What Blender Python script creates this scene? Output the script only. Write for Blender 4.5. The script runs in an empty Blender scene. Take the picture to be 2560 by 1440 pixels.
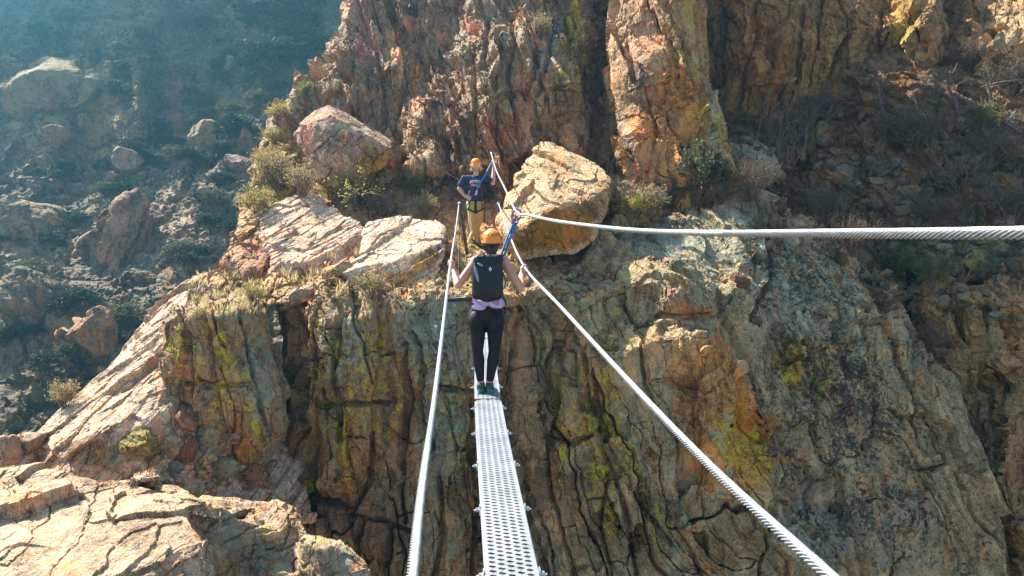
import bpy, math, random
import numpy as np
from mathutils import Vector, Matrix, Quaternion
from mathutils.geometry import delaunay_2d_cdt

random.seed(7); RNG = np.random.default_rng(7)
SC = bpy.context.scene
COL = SC.collection
R = math.radians

# ------------------------------------------------------------------ camera frame (photo pixels of a 2560 x 1440 picture -> metres)
FPX = 1934.0
PIT = R(9.0)
CP, SP = math.cos(PIT), math.sin(PIT)
def W(px, py, d):
    x = (px - 1280) / FPX * d; u = (720 - py) / FPX * d
    return np.array([x, u * SP + d * CP, u * CP - d * SP])
def CW(x, u, d): return np.array([x, u * SP + d * CP, u * CP - d * SP])
def ray(px, py):
    v = W(px, py, 1.0); return v / np.linalg.norm(v)
def WB(px, py, yw):
    v = W(px, py, 1.0); return v * (yw / v[1])
def project(P):
    x = P[:, 0]; d = P[:, 1] * CP - P[:, 2] * SP; u = P[:, 1] * SP + P[:, 2] * CP
    d = np.where(np.abs(d) < 1e-3, 1e-3, d)
    return 1280 + x / d * FPX, 720 - u / d * FPX, d

SUN_AZ = R(50); SUN_EL = R(44)          # azimuth: to the left of straight ahead
SUN = np.array([-math.sin(SUN_AZ) * math.cos(SUN_EL), math.cos(SUN_AZ) * math.cos(SUN_EL), math.sin(SUN_EL)])

# ------------------------------------------------------------------ numpy noise
def _h(ix, iy, iz, seed):
    h = (ix.astype(np.uint32) * np.uint32(374761393) + iy.astype(np.uint32) * np.uint32(668265263)
         + iz.astype(np.uint32) * np.uint32(2246822519) + np.uint32((seed * 3266489917) & 0xffffffff))
    h ^= h >> np.uint32(15); h *= np.uint32(2246822519); h ^= h >> np.uint32(13); h *= np.uint32(3266489917); h ^= h >> np.uint32(16)
    return h
def _f(h): return (h & np.uint32(0xffffff)).astype(np.float32) / np.float32(16777216)
def vnoise(p, seed=0):
    i = np.floor(p).astype(np.int64); f = (p - i).astype(np.float32)
    w = f * f * f * (f * (f * 6 - 15) + 10)
    r = 0
    for dx in (0, 1):
        wx = w[:, 0] if dx else 1 - w[:, 0]
        for dy in (0, 1):
            wy = w[:, 1] if dy else 1 - w[:, 1]
            for dz in (0, 1):
                wz = w[:, 2] if dz else 1 - w[:, 2]
                r = r + wx * wy * wz * _f(_h(i[:, 0] + dx, i[:, 1] + dy, i[:, 2] + dz, seed))
    return r * 2 - 1
def fbm(p, octv=4, seed=0, gain=.5):
    a = 1.0; s = 0; t = 0
    for k in range(octv):
        s = s + a * vnoise(p * (2.03 ** k) + 17.3 * k, seed + k); t += a; a *= gain
    return s / t
def voro(p, seed=0):
    i = np.floor(p).astype(np.int64); n = len(p)
    f1 = np.full(n, 1e9, np.float32); f2 = np.full(n, 1e9, np.float32)
    best = np.zeros((n, 3), np.float32); hid = np.zeros(n, np.uint32)
    for dx in (-1, 0, 1):
        for dy in (-1, 0, 1):
            for dz in (-1, 0, 1):
                cx, cy, cz = i[:, 0] + dx, i[:, 1] + dy, i[:, 2] + dz
                h = _h(cx, cy, cz, seed)
                h2 = h * np.uint32(2654435761) ^ (h >> np.uint32(7)); h3 = h2 * np.uint32(2246822519) ^ (h2 >> np.uint32(9))
                v = np.stack([cx + .1 + .8 * _f(h) - p[:, 0], cy + .1 + .8 * _f(h2) - p[:, 1], cz + .1 + .8 * _f(h3) - p[:, 2]], 1).astype(np.float32)
                dd = np.sqrt((v * v).sum(1))
                m = dd < f1
                f2 = np.where(m, f1, np.minimum(f2, dd))
                best[m] = v[m]; hid = np.where(m, h3, hid); f1 = np.where(m, dd, f1)
    r1 = _f(hid); h = hid * np.uint32(2654435761) ^ (hid >> np.uint32(11)); r2 = _f(h); h = h * np.uint32(3266489917) ^ (h >> np.uint32(13)); r3 = _f(h)
    return f1, f2, r1, r2, r3, -best
def sstep(a, b, x):
    t = np.clip((x - a) / (b - a), 0, 1); return t * t * (3 - 2 * t)

# ------------------------------------------------------------------ mesh helpers
def mesh_from(name, V, F, mat=None, smooth=True):
    me = bpy.data.meshes.new(name)
    V = np.asarray(V, np.float32)
    if isinstance(F, np.ndarray) and F.ndim == 2:
        k = F.shape[1]; n = len(F)
        me.vertices.add(len(V)); me.vertices.foreach_set('co', V.ravel())
        me.loops.add(n * k); me.loops.foreach_set('vertex_index', F.astype(np.int32).ravel())
        me.polygons.add(n); me.polygons.foreach_set('loop_start', np.arange(0, n * k, k, dtype=np.int32))
        me.update(calc_edges=True); me.validate()
    else:
        me.from_pydata([tuple(map(float, v)) for v in V], [], [tuple(map(int, f)) for f in F]); me.update()
    me.polygons.foreach_set('use_smooth', np.full(len(me.polygons), smooth, bool))
    if mat is not None: me.materials.append(mat)
    return me
def link(name, me, parent=None, loc=None):
    o = bpy.data.objects.new(name, me); COL.objects.link(o)
    if loc is not None: o.location = [float(c) for c in loc]
    if parent is not None: o.parent = parent
    return o
def tag(o, label=None, cat=None, group=None, kind=None):
    if label: o['label'] = label
    if cat: o['category'] = cat
    if group: o['group'] = group
    if kind: o['kind'] = kind
    return o
def empty(name, loc=(0, 0, 0)):
    return link(name, None, None, loc)
def pattr(me, name, arr):
    a = me.attributes.new(name, 'FLOAT_COLOR', 'POINT')
    if arr.shape[1] == 3: arr = np.concatenate([arr, np.ones((len(arr), 1))], 1)
    a.data.foreach_set('color', arr.astype(np.float32).ravel())

def refine(V, F, hf, maxit=14):
    for _ in range(maxit):
        E = np.concatenate([F[:, [0, 1]], F[:, [1, 2]], F[:, [2, 0]]]); E = np.sort(E, 1)
        key = E[:, 0].astype(np.int64) * (len(V) + 1) + E[:, 1]
        uk, inv = np.unique(key, return_inverse=True)
        e0 = uk // (len(V) + 1); e1 = uk % (len(V) + 1)
        L = np.linalg.norm(V[e0, :3] - V[e1, :3], axis=1); mid = (V[e0] + V[e1]) / 2
        n = len(F); inv = inv.reshape(3, n).T
        tl = L[inv]; lm = tl.max(1, keepdims=True)
        long_ = (tl > hf(mid)[inv]) & (tl > .7 * lm)
        mark = np.zeros(len(uk), bool); mark[inv[long_]] = True
        if not mark.any(): break
        idx = np.full(len(uk), -1); idx[mark] = len(V) + np.arange(mark.sum())
        V = np.concatenate([V, mid[mark]])
        m = mark[inv]; mi = idx[inv]; cnt = m.sum(1); out = [F[cnt == 0]]
        for k in range(3):
            a, b, c = k, (k + 1) % 3, (k + 2) % 3
            s = (cnt == 1) & m[:, a]
            f, q = F[s], mi[s]
            out += [np.stack([f[:, a], q[:, a], f[:, c]], 1), np.stack([q[:, a], f[:, b], f[:, c]], 1)]
            s = (cnt == 2) & m[:, a] & m[:, b]
            f, q = F[s], mi[s]
            out += [np.stack([q[:, a], f[:, b], q[:, b]], 1), np.stack([f[:, a], q[:, a], q[:, b]], 1), np.stack([f[:, a], q[:, b], f[:, c]], 1)]
        s = cnt == 3; f, q = F[s], mi[s]
        out += [np.stack([f[:, 0], q[:, 0], q[:, 2]], 1), np.stack([q[:, 0], f[:, 1], q[:, 1]], 1), np.stack([q[:, 2], q[:, 1], f[:, 2]], 1), q.copy()]
        F = np.concatenate(out)
    return V, F
def normals(V, F):
    fn = np.cross(V[F[:, 1], :3] - V[F[:, 0], :3], V[F[:, 2], :3] - V[F[:, 0], :3])
    N = np.zeros((len(V), 3))
    for k in range(3): np.add.at(N, F[:, k], fn)
    return N / np.maximum(np.linalg.norm(N, axis=1, keepdims=True), 1e-12)
def lap(V, F, it, lam=.5):
    E = np.concatenate([F[:, [0, 1]], F[:, [1, 2]], F[:, [2, 0]]]); E = np.unique(np.sort(E, 1), axis=0)
    deg = np.bincount(E.ravel(), minlength=len(V)).astype(float)[:, None]
    V = V.copy()
    for _ in range(it):
        S = np.zeros((len(V), 3)); np.add.at(S, E[:, 0], V[E[:, 1], :3]); np.add.at(S, E[:, 1], V[E[:, 0], :3])
        V[:, :3] += lam * (S / np.maximum(deg, 1) - V[:, :3])
    return V

# ------------------------------------------------------------------ materials
def mat_new(name):
    m = bpy.data.materials.new(name); m.use_nodes = True; nt = m.node_tree
    b = nt.nodes['Principled BSDF']; return m, nt, b
class NT:
    def __init__(s, nt): s.nt = nt
    def n(s, t, **kw):
        o = s.nt.nodes.new(t)
        for k, v in kw.items():
            if k in o.inputs.keys(): s.set(o.inputs[k], v)
            else: setattr(o, k, v)
        return o
    def set(s, sock, v):
        if hasattr(v, 'is_linked'): s.nt.links.new(v, sock)
        else: sock.default_value = v
    def math(s, op, a, b=0.0, clamp=False):
        o = s.nt.nodes.new('ShaderNodeMath'); o.operation = op; o.use_clamp = clamp
        s.set(o.inputs[0], a); s.set(o.inputs[1], b); return o.outputs[0]
    def noise(s, vec, scale, detail=6, rough=.6, dist=0):
        o = s.nt.nodes.new('ShaderNodeTexNoise'); s.set(o.inputs['Vector'], vec)
        o.inputs['Scale'].default_value = scale; o.inputs['Detail'].default_value = detail
        o.inputs['Roughness'].default_value = rough; o.inputs['Distortion'].default_value = dist
        return o.outputs['Fac']
    def mix(s, fac, a, b, mode='MIX'):
        o = s.nt.nodes.new('ShaderNodeMix'); o.data_type = 'RGBA'; o.blend_type = mode; o.clamp_factor = True
        s.set(o.inputs[0], fac); s.set(o.inputs[6], a); s.set(o.inputs[7], b); return o.outputs[2]
    def mapr(s, v, a, b, c, d, smooth=False):
        o = s.nt.nodes.new('ShaderNodeMapRange'); o.clamp = True
        if smooth: o.interpolation_type = 'SMOOTHSTEP'
        s.set(o.inputs[0], v)
        for k, x in zip((1, 2, 3, 4), (a, b, c, d)): o.inputs[k].default_value = x
        return o.outputs[0]
def c4(c): return (c[0], c[1], c[2], 1)

def rock_material(name, sc=1.0, ang=-8, ylich=(.66, .48, .02), tone=1.0):
    m, nt, b = mat_new(name); N = NT(nt)
    tc = N.n('ShaderNodeTexCoord').outputs['Object']
    col = N.n('ShaderNodeAttribute', attribute_name='Col').outputs['Color']
    msk = N.n('ShaderNodeAttribute', attribute_name='Mask').outputs['Color']
    sp = N.n('ShaderNodeSeparateColor', Color=msk)
    mr, mg, mb = sp.outputs[0], sp.outputs[1], sp.outputs[2]
    mp = N.n('ShaderNodeMapping', Vector=tc); mp.inputs['Rotation'].default_value = (0, R(ang), 0); mp.inputs['Scale'].default_value = (1.0, 1.0, .22)
    st = mp.outputs[0]
    n1 = N.noise(tc, 1.3 * sc, 9, .62, .4); n2 = N.noise(tc, 10 * sc, 8, .68); n3 = N.noise(st, 6 * sc, 9, .65, .6); n4 = N.noise(tc, 45 * sc, 4, .6)
    v = N.math('ADD', N.math('MULTIPLY', n1, .9), N.math('MULTIPLY', n2, .8)); v = N.math('ADD', v, N.math('MULTIPLY', n3, .5)); v = N.math('ADD', v, N.math('MULTIPLY', n4, .85))
    v = N.mapr(v, 1.20, 1.90, .16 * tone, 1.95 * tone)
    vv = N.n('ShaderNodeCombineColor', Red=v, Green=v, Blue=v).outputs[0]
    c = N.mix(1.0, col, vv, 'MULTIPLY')
    # hue variation: pinkish feldspar bands / grey bands
    h1 = N.mapr(N.noise(st, 3.1 * sc, 6, .6, .8), .52, .63, 0, .65, True)
    c = N.mix(h1, c, N.mix(1.0, c, (1.55, .98, .72, 1), 'MULTIPLY'))
    h2 = N.mapr(N.noise(tc, 2.3 * sc, 7, .62), .56, .68, 0, .5, True)
    c = N.mix(h2, c, N.mix(1.0, c, (.76, .88, .92, 1), 'MULTIPLY'))
    # dark varnish
    dk = N.mapr(N.noise(st, 2.2 * sc, 8, .7, .5), .53, .66, 0, .8, True)
    c = N.mix(dk, c, N.mix(1.0, c, (.34, .30, .28, 1), 'MULTIPLY'))
    # grey green crust lichen
    g = N.math('ADD', N.noise(tc, 4 * sc, 12, .76, .3), N.math('MULTIPLY', mg, .24))
    g = N.mapr(g, .64, .675, 0, .8, True)
    gc = N.mix(N.mapr(n2, .35, .65, 0, 1), (.19, .19, .11, 1), (.40, .38, .25, 1))
    c = N.mix(g, c, gc)
    # black lichen specks
    d = N.math('ADD', N.math('ADD', N.math('MULTIPLY', N.noise(tc, 15 * sc, 8, .75), .7), N.math('MULTIPLY', N.noise(tc, 2.2 * sc, 4, .6), .3)), N.math('MULTIPLY', mb, .18))
    d = N.mapr(d, .62, .67, 0, .85, True)
    c = N.mix(d, c, (.035, .032, .028, 1))
    # yellow lichen
    y = N.math('ADD', N.math('ADD', N.math('MULTIPLY', N.noise(tc, 6 * sc, 14, .86, .3), .75), N.math('MULTIPLY', N.noise(st, 3 * sc, 3, .5), .25)), N.math('MULTIPLY', mr, .165))
    y = N.mapr(y, .635, .655, 0, .95, True)
    yc = N.mix(N.mapr(n4, .35, .65, 0, 1), c4([k * .5 for k in ylich]), c4([k * 1.15 for k in ylich]))
    c = N.mix(y, c, yc)
    wn = N.n('ShaderNodeTexNoise', Vector=tc); wn.inputs['Scale'].default_value = 2.2 * sc; wn.inputs['Detail'].default_value = 6
    wv = N.n('ShaderNodeVectorMath', operation='MULTIPLY_ADD'); nt.links.new(wn.outputs['Color'], wv.inputs[0]); wv.inputs[1].default_value = (.32, .32, .32); nt.links.new(st, wv.inputs[2])
    cr = None
    for scl, wd, thr in ((1.1, .014, .48), (2.6, .020, .55)):
        vo = N.n('ShaderNodeTexVoronoi', feature='DISTANCE_TO_EDGE', Vector=wv.outputs[0]); vo.inputs['Scale'].default_value = scl * sc
        l = N.math('MULTIPLY', N.mapr(vo.outputs['Distance'], 0, wd, 1, 0, True), N.mapr(N.noise(tc, scl * .9 * sc, 3, .5), thr - .03, thr + .08, 0, 1, True))
        cr = l if cr is None else N.math('MAXIMUM', cr, l)
    c = N.mix(N.math('MULTIPLY', cr, .35), c, (.03, .024, .02, 1))
    nt.links.new(c, b.inputs['Base Color'])
    b.inputs['Roughness'].default_value = .82; b.inputs['Specular IOR Level'].default_value = .28
    hgt = N.math('ADD', N.math('MULTIPLY', n2, 1.35), N.math('MULTIPLY', n3, .65)); hgt = N.math('ADD', hgt, N.math('MULTIPLY', n4, .5))
    hgt = N.math('SUBTRACT', hgt, N.math('MULTIPLY', cr, .8))
    bp = N.n('ShaderNodeBump', Height=hgt); bp.inputs['Strength'].default_value = .8; bp.inputs['Distance'].default_value = .07 / sc
    nt.links.new(bp.outputs[0], b.inputs['Normal'])
    return m
ROCK = rock_material('weathered_gneiss')
ROCKF = rock_material('far_hillside_rock', sc=.7, ang=20)
def simple(name, col, rough=.6, metal=0, bump=0, bscale=60, var=.25, vscale=8, spec=.4, streak=None):
    m, nt, b = mat_new(name); N = NT(nt)
    tc = N.n('ShaderNodeTexCoord').outputs['Object']
    n = N.noise(tc, vscale, 6, .6)
    v = N.mapr(n, .3, .7, 1 - var, 1 + var)
    vv = N.n('ShaderNodeCombineColor', Red=v, Green=v, Blue=v).outputs[0]
    nt.links.new(N.mix(1.0, c4(col), vv, 'MULTIPLY'), b.inputs['Base Color'])
    b.inputs['Roughness'].default_value = rough; b.inputs['Metallic'].default_value = metal; b.inputs['Specular IOR Level'].default_value = spec
    if bump:
        bp = N.n('ShaderNodeBump', Height=N.noise(tc, bscale, 4, .6)); bp.inputs['Strength'].default_value = bump; bp.inputs['Distance'].default_value = .02
        nt.links.new(bp.outputs[0], b.inputs['Normal'])
    return m
def foliage(name, c1, c2, trans=.45):
    m, nt, b = mat_new(name); N = NT(nt)
    tc = N.n('ShaderNodeTexCoord').outputs['Object']
    rnd = N.n('ShaderNodeObjectInfo').outputs['Random']
    pos = N.n('ShaderNodeNewGeometry').outputs['Random Per Island']
    f = N.math('ADD', N.math('MULTIPLY', N.noise(tc, 5, 3, .5), .5), N.math('MULTIPLY', pos, .5))
    f = N.math('ADD', N.math('MULTIPLY', f, .75), N.math('MULTIPLY', rnd, .25))
    c = N.mix(f, c4(c1), c4(c2))
    nt.links.new(c, b.inputs['Base Color']); b.inputs['Roughness'].default_value = .7; b.inputs['Specular IOR Level'].default_value = .2
    t = N.n('ShaderNodeBsdfTranslucent', Color=c); mx = N.n('ShaderNodeMixShader'); mx.inputs[0].default_value = trans
    nt.links.new(b.outputs[0], mx.inputs[1]); nt.links.new(t.outputs[0], mx.inputs[2])
    nt.links.new(mx.outputs[0], nt.nodes['Material Output'].inputs['Surface'])
    return m

FLAT = False; SAT = 1.62; WARM = (1.11, .965, .85)
# ------------------------------------------------------------------ rock masses
def fol_frame(ang, sizes, yaw=0):
    """rows: axes across / into / along the foliation, divided by the slab size along each"""
    a = R(ang); x = np.array([math.cos(a), 0, -math.sin(a)]); z = np.array([math.sin(a), 0, math.cos(a)]); y = np.array([0, 1, 0])
    c, s = math.cos(R(yaw)), math.sin(R(yaw)); M = np.array([[c, -s, 0], [s, c, 0], [0, 0, 1]])
    return np.stack([M @ x / sizes[0], M @ y / sizes[1], M @ z / sizes[2]])
def _h2(ix, iy, seed): return _f(_h(ix, iy, np.full(ix.shape, 7, np.int64), seed))
def bricks(x, z, seed, crackw=.06):
    """long parallel slabs of uneven width, cut across by joints: relief, tilt and open-joint mask"""
    bx = np.floor(x).astype(np.int64); fx = (x - bx).astype(np.float32)
    z0 = bx * 0
    rz = _h2(bx, z0, seed); zz = z * (.55 + .9 * _h2(bx, z0, seed + 1)) + rz * 13
    bz = np.floor(zz).astype(np.int64); fz = (zz - bz).astype(np.float32)
    r1 = _h2(bx, bz, seed + 2); r2 = _h2(bx, bz, seed + 3); r3 = _h2(bx, bz, seed + 4); rs = _h2(bx, z0, seed + 5)
    d = (rs - .5) * .9 + (r1 - .5) * .8 + (fx - .5) * (r2 - .5) * 1.5 + (fz - .5) * (r3 - .5) * 1.0
    e = (1 - sstep(0, crackw, fx)) * (_h2(bx, z0, seed + 6) > .35) + (1 - sstep(0, crackw * .6, fz)) * (_h2(bx, bz, seed + 7) > .5)
    return d, np.minimum(e, 1)
def rock_disp(P, fr, A=.22, seed=0, fine=1.0):
    P = P.astype(np.float32)
    q = P @ fr.T
    wv = np.stack([fbm(P * .7, 4, seed + 50), fbm(P * .7, 4, seed + 60), fbm(P * .7, 4, seed + 70)], 1)
    wf = np.stack([fbm(P * 4, 3, seed + 51), fbm(P * 4, 3, seed + 61), fbm(P * 4, 3, seed + 71)], 1)
    q = q * .68 + .50 * wv + .05 * wf
    rib = sstep(-.25, .35, fbm(P * .55, 3, seed + 80)) * .75 + .25        # where the slabs stand out
    # big planar facets
    f1, f2, r1, r2, r3, v = voro(q * np.array([.42, .5, .5]) + .3 * wv, seed)
    d = A * ((r1 - .5) * 1.1 + v[:, 0] * (r2 - .5) * 1.5 + v[:, 2] * (r3 - .5) * 1.5)
    sx = q[:, 0] + .5 * q[:, 1]
    b1, c1 = bricks(sx, q[:, 2], seed + 11)
    b2, c2 = bricks(sx * 2.7 + 3.1 + .2 * wv[:, 0], q[:, 2] * 2.1, seed + 23)
    b3, c3 = bricks(sx * 6.8 + 1.7, q[:, 2] * 4.6, seed + 37, .12)
    d = d + rib * A * (1.15 * b1 - 1.3 * c1) + rib * A * (.42 * b2 - .5 * c2) + fine * rib * A * (.11 * b3 - .09 * c3)
    # blocky breaks independent of the slabs
    f1, f2, r1, r2, r3, v = voro(q * np.array([1.6, 1.5, 1.7]) + 5.3, seed + 9)
    d = d + .34 * A * ((r1 - .5) + v[:, 0] * (r2 - .5) * 1.6 + v[:, 2] * (r3 - .5) * 1.6)
    d = d + .35 * A * fbm(P * 1.3, 3, seed + 3) + fine * A * (.09 * fbm(P * 6, 3, seed + 5) + .04 * fbm(P * 17, 2, seed + 6))
    return d, np.clip(np.maximum(c1 * rib, .7 * c2 * rib), 0, 1)
def satc(c, s=1.35):
    c = np.array(c, float); l = c @ np.array([.3, .55, .15]) if c.ndim > 1 else float(c @ np.array([.3, .55, .15]))
    l = l[:, None] if c.ndim > 1 else l
    return np.clip(l + (c - l) * s, .01, .85)
def paint(V, base, splats, masks, seed=0):
    px, py, d = project(V)
    wx = fbm(V * .8, 4, seed + 101) * 45; wy = fbm(V * .8, 4, seed + 111) * 45
    x = px + wx; y = py + wy; pn = fbm(V * 2.6, 6, seed + 121, .75) * 2.2
    c = np.tile(np.array(base, float), (len(V), 1))
    for (sx, sy, rx, ry, cc, s) in splats:
        w = np.exp(-(((x - sx) / rx) ** 2 + ((y - sy) / ry) ** 2) * 1.2)
        w = (s * sstep(.34, .56, w + .26 * pn))[:, None]
        c = c * (1 - w) + np.array(cc) * w
    c = satc(c, SAT) * np.array(WARM)
    M = np.zeros((len(V), 3)); M[:, 1] = .12; M[:, 0] = .28; M[:, 2] = .1
    for (k, sx, sy, rx, ry, s) in masks:
        w = s * np.exp(-(((px + wx * .5 - sx) / (rx * 1.5)) ** 2 + ((py + wy * .5 - sy) / (ry * 1.4)) ** 2) * 1.2)
        j = 'YGD'.index(k); M[:, j] = np.maximum(M[:, j], w)
    return c, M
def mass(name, outline, inner=(), lines=(), back=2.0, shrink=.85, hk=.0020, ang=-8, sizes=(.4, .6, 1.5), yaw=0, A=.2, base=(.25, .2, .14),
         splats=(), masks=(), label=None, cat=None, kind='structure', group=None, seed=0, mat=None, sm=1, hmin=.02, fine=1.0, joints=(), drop=0.0):
    pts = list(outline); edges = [(i, (i + 1) % len(outline)) for i in range(len(outline))]
    for p in inner: pts.append(p)
    for ln in lines:
        i0 = len(pts); pts += list(ln); edges += [(i0 + i, i0 + i + 1) for i in range(len(ln) - 1)]
    v2 = [Vector((p[0], p[1])) for p in pts]
    vo, eo, fo, ov, oe, of = delaunay_2d_cdt(v2, edges, [], 1, 1e-3)
    dep = []
    for k, o in enumerate(ov):
        if o: dep.append(pts[o[0]][2])
        else:
            ds = [((vo[k].x - p[0]) ** 2 + (vo[k].y - p[1]) ** 2 + 1, p[2]) for p in pts]; ds.sort()
            w = [1 / a for a, _ in ds[:3]]; dep.append(sum(a * b[1] for a, b in zip(w, ds[:3])) / sum(w))
    V = np.array([W(v.x, v.y, d) for v, d in zip(vo, dep)]); F = []
    for f in fo:
        for i in range(1, len(f) - 1):
            a, b, c = f[0], f[i], f[i + 1]
            n = np.cross(V[b] - V[a], V[c] - V[a])
            if np.dot(n, V[a]) > 0: b, c = c, b
            F.append((a, b, c))
    F = np.array(F)
    # close the back: boundary edges are extruded away from the eye
    cnt = {}
    for f in F:
        for k in range(3): cnt[(f[k], f[(k + 1) % 3])] = 1
    bd = [e for e in cnt if (e[1], e[0]) not in cnt]
    bv = sorted({a for e in bd for a in e}); n0 = len(V)
    cen = V[bv].mean(0); m = {}
    ext = []
    for k, a in enumerate(bv):
        m[a] = n0 + k
        dirn = V[a] / np.linalg.norm(V[a]); p = cen + (V[a] - cen) * shrink + dirn * back; p[2] -= drop
        ext.append(p)
    cb = n0 + len(bv); ext.append(np.mean(ext, 0) + cen / np.linalg.norm(cen) * back * .25)
    V = np.concatenate([V, np.array(ext)]); Fb = []
    for a, b in bd: Fb += [(a, m[a], m[b]), (a, m[b], b), (m[a], cb, m[b])]
    F = np.concatenate([F, np.array(Fb)])
    tagb = np.zeros((len(V), 1)); tagb[n0:] = 1
    V = np.concatenate([V, tagb], 1)
    def hf(k):
        def f(mid):
            d = np.maximum(np.linalg.norm(mid[:, :3], axis=1), 2)
            return np.maximum(hmin, d * hk) * k * (1 + 9 * np.clip(mid[:, 3], 0, .6))
        return f
    V, F = refine(V, F, hf(5)); V = lap(V, F, sm, .5)
    V, F = refine(V, F, hf(1))
    N = normals(V, F); P = V[:, :3].copy()
    dsp, ck = rock_disp(P, fol_frame(ang, sizes, yaw), A, seed, fine)
    if joints:
        jx, jy, _d = project(P); jx = jx + fbm(P * 3.0, 3, seed + 131) * 9; jy = jy + fbm(P * 3.0, 3, seed + 133) * 9
        cut = np.zeros(len(P)); wob = .55 + .9 * (.5 + .5 * fbm(P * 1.7, 2, seed + 137))
        for (wpx, dm, ln) in joints:
            for (ax, ay), (bx_, by_) in zip(ln[:-1], ln[1:]):
                sel = (jx > min(ax, bx_) - 40) & (jx < max(ax, bx_) + 40) & (jy > min(ay, by_) - 40) & (jy < max(ay, by_) + 40)
                if not sel.any(): continue
                vx, vy = bx_ - ax, by_ - ay; t = np.clip(((jx[sel] - ax) * vx + (jy[sel] - ay) * vy) / (vx * vx + vy * vy), 0, 1)
                dd = np.hypot(jx[sel] - ax - t * vx, jy[sel] - ay - t * vy)
                side = np.sign((jx[sel] - ax) * vy - (jy[sel] - ay) * vx)
                prof = dm * (1 - sstep(.25, 1.0, dd / (wpx * wob[sel]))) + dm * .35 * (side > 0) * (1 - sstep(0, 1, dd / (wpx * 4)))
                cut[sel] = np.maximum(cut[sel], prof)
        dsp = dsp - cut * (V[:, 3] < .05)
    P = P + N * dsp[:, None]
    c, M = paint(P, base, splats, masks, seed)
    M[:, 2] = np.maximum(M[:, 2], .45 * ck)
    o3 = np.zeros(3)
    if kind != 'structure':
        o3 = P.mean(0); o3[2] = P[:, 2].min()
    me = mesh_from(name, P - o3, F, mat or ROCK, FLAT)
    pattr(me, 'Col', c); pattr(me, 'Mask', M)
    o = link(name, me, None, o3); tag(o, label, cat, group, kind if kind == 'structure' else None)
    return o
def ico(sub):
    t = (1 + 5 ** .5) / 2
    V = np.array([(-1, t, 0), (1, t, 0), (-1, -t, 0), (1, -t, 0), (0, -1, t), (0, 1, t), (0, -1, -t), (0, 1, -t), (t, 0, -1), (t, 0, 1), (-t, 0, -1), (-t, 0, 1)], float)
    F = np.array([(0, 11, 5), (0, 5, 1), (0, 1, 7), (0, 7, 10), (0, 10, 11), (1, 5, 9), (5, 11, 4), (11, 10, 2), (10, 7, 6), (7, 1, 8), (3, 9, 4), (3, 4, 2), (3, 2, 6), (3, 6, 8), (3, 8, 9), (4, 9, 5), (2, 4, 11), (6, 2, 10), (8, 6, 7), (9, 8, 1)])
    V /= np.linalg.norm(V[0])
    for _ in range(sub):
        V, F = refine(V, F, lambda m: np.zeros(len(m)), 1); V = V / np.linalg.norm(V, axis=1, keepdims=True)
    return V, F
def rock_blob(seed, sub, cuts=9, A=.09, flat=1.0):
    r = np.random.default_rng(seed); V, F = ico(sub); P = V.copy()
    for _ in range(cuts):
        n = r.normal(size=3); n /= np.linalg.norm(n); c = r.uniform(.52, .8)
        d = P @ n; P = P - np.maximum(d - c, 0)[:, None] * n * .96
    N = normals(P, F)
    fr = fol_frame(r.uniform(-40, 40), (.5, .7, 1.0), r.uniform(-40, 40))
    dd, ck = rock_disp(P + r.uniform(-50, 50, 3), fr, A * 1.6, seed)
    return P + N * dd[:, None], F, ck
# ================================================================== THE CANYON
# far hazy slope; unseen top raised for shade, notched to let sun onto spur
mass('canyon_slope', [(-900, -1150, 74), (0, -1150, 77), (60, -440, 71), (230, -440, 71), (300, -1150, 78), (1250, -1000, 76), (1200, -100, 62), (1100, 200, 50), (1000, 500, 42), (860, 800, 34), (700, 1150, 29), (300, 1350, 27),
                      (-700, 1500, 26), (-700, 700, 36), (-700, 100, 54)],
     inner=[(100, 0, 58), (420, 0, 62), (700, 0, 58), (160, 150, 50), (330, 200, 50), (200, 420, 46), (420, 330, 50), (400, 520, 42), (560, 150, 55), (600, 300, 47), (640, 100, 56),
            (720, 180, 50), (100, 560, 41), (40, 800, 34), (280, 700, 37), (420, 660, 37), (500, 480, 41), (200, 900, 32), (20, 1000, 30), (620, 560, 38), (330, 850, 33), (480, 760, 35)],
     lines=[[(330, 130, 48), (350, 300, 45), (300, 470, 44)], [(375, 140, 54), (400, 300, 50)]],
     back=14, shrink=1.05, hk=.0026, ang=24, sizes=(3, 3, 3.6), A=.6, fine=.8, base=(.15, .135, .10), mat=ROCKF, sm=2, seed=3, hmin=.05,
     splats=[(180, 300, 170, 160, (.30, .24, .15), .8), (60, 600, 130, 90, (.27, .22, .16), .7), (130, 800, 170, 120, (.24, .19, .14), .7), (420, 560, 90, 140, (.30, .26, .2), .8),
             (430, 300, 30, 120, (.34, .22, .18), .8), (480, 640, 110, 110, (.24, .2, .15), .7), (720, 130, 130, 170, (.07, .09, .06), .8), (620, 40, 60, 60, (.26, .21, .19), .8), (500, 380, 70, 60, (.32, .25, .2), .7), (100, 60, 140, 70, (.1, .11, .09), .6)],
     masks=[('G', 160, 700, 200, 200, .3)], label='distant hazy blue canyon hillside of rock bands and scrub', cat='hillside')

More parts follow.
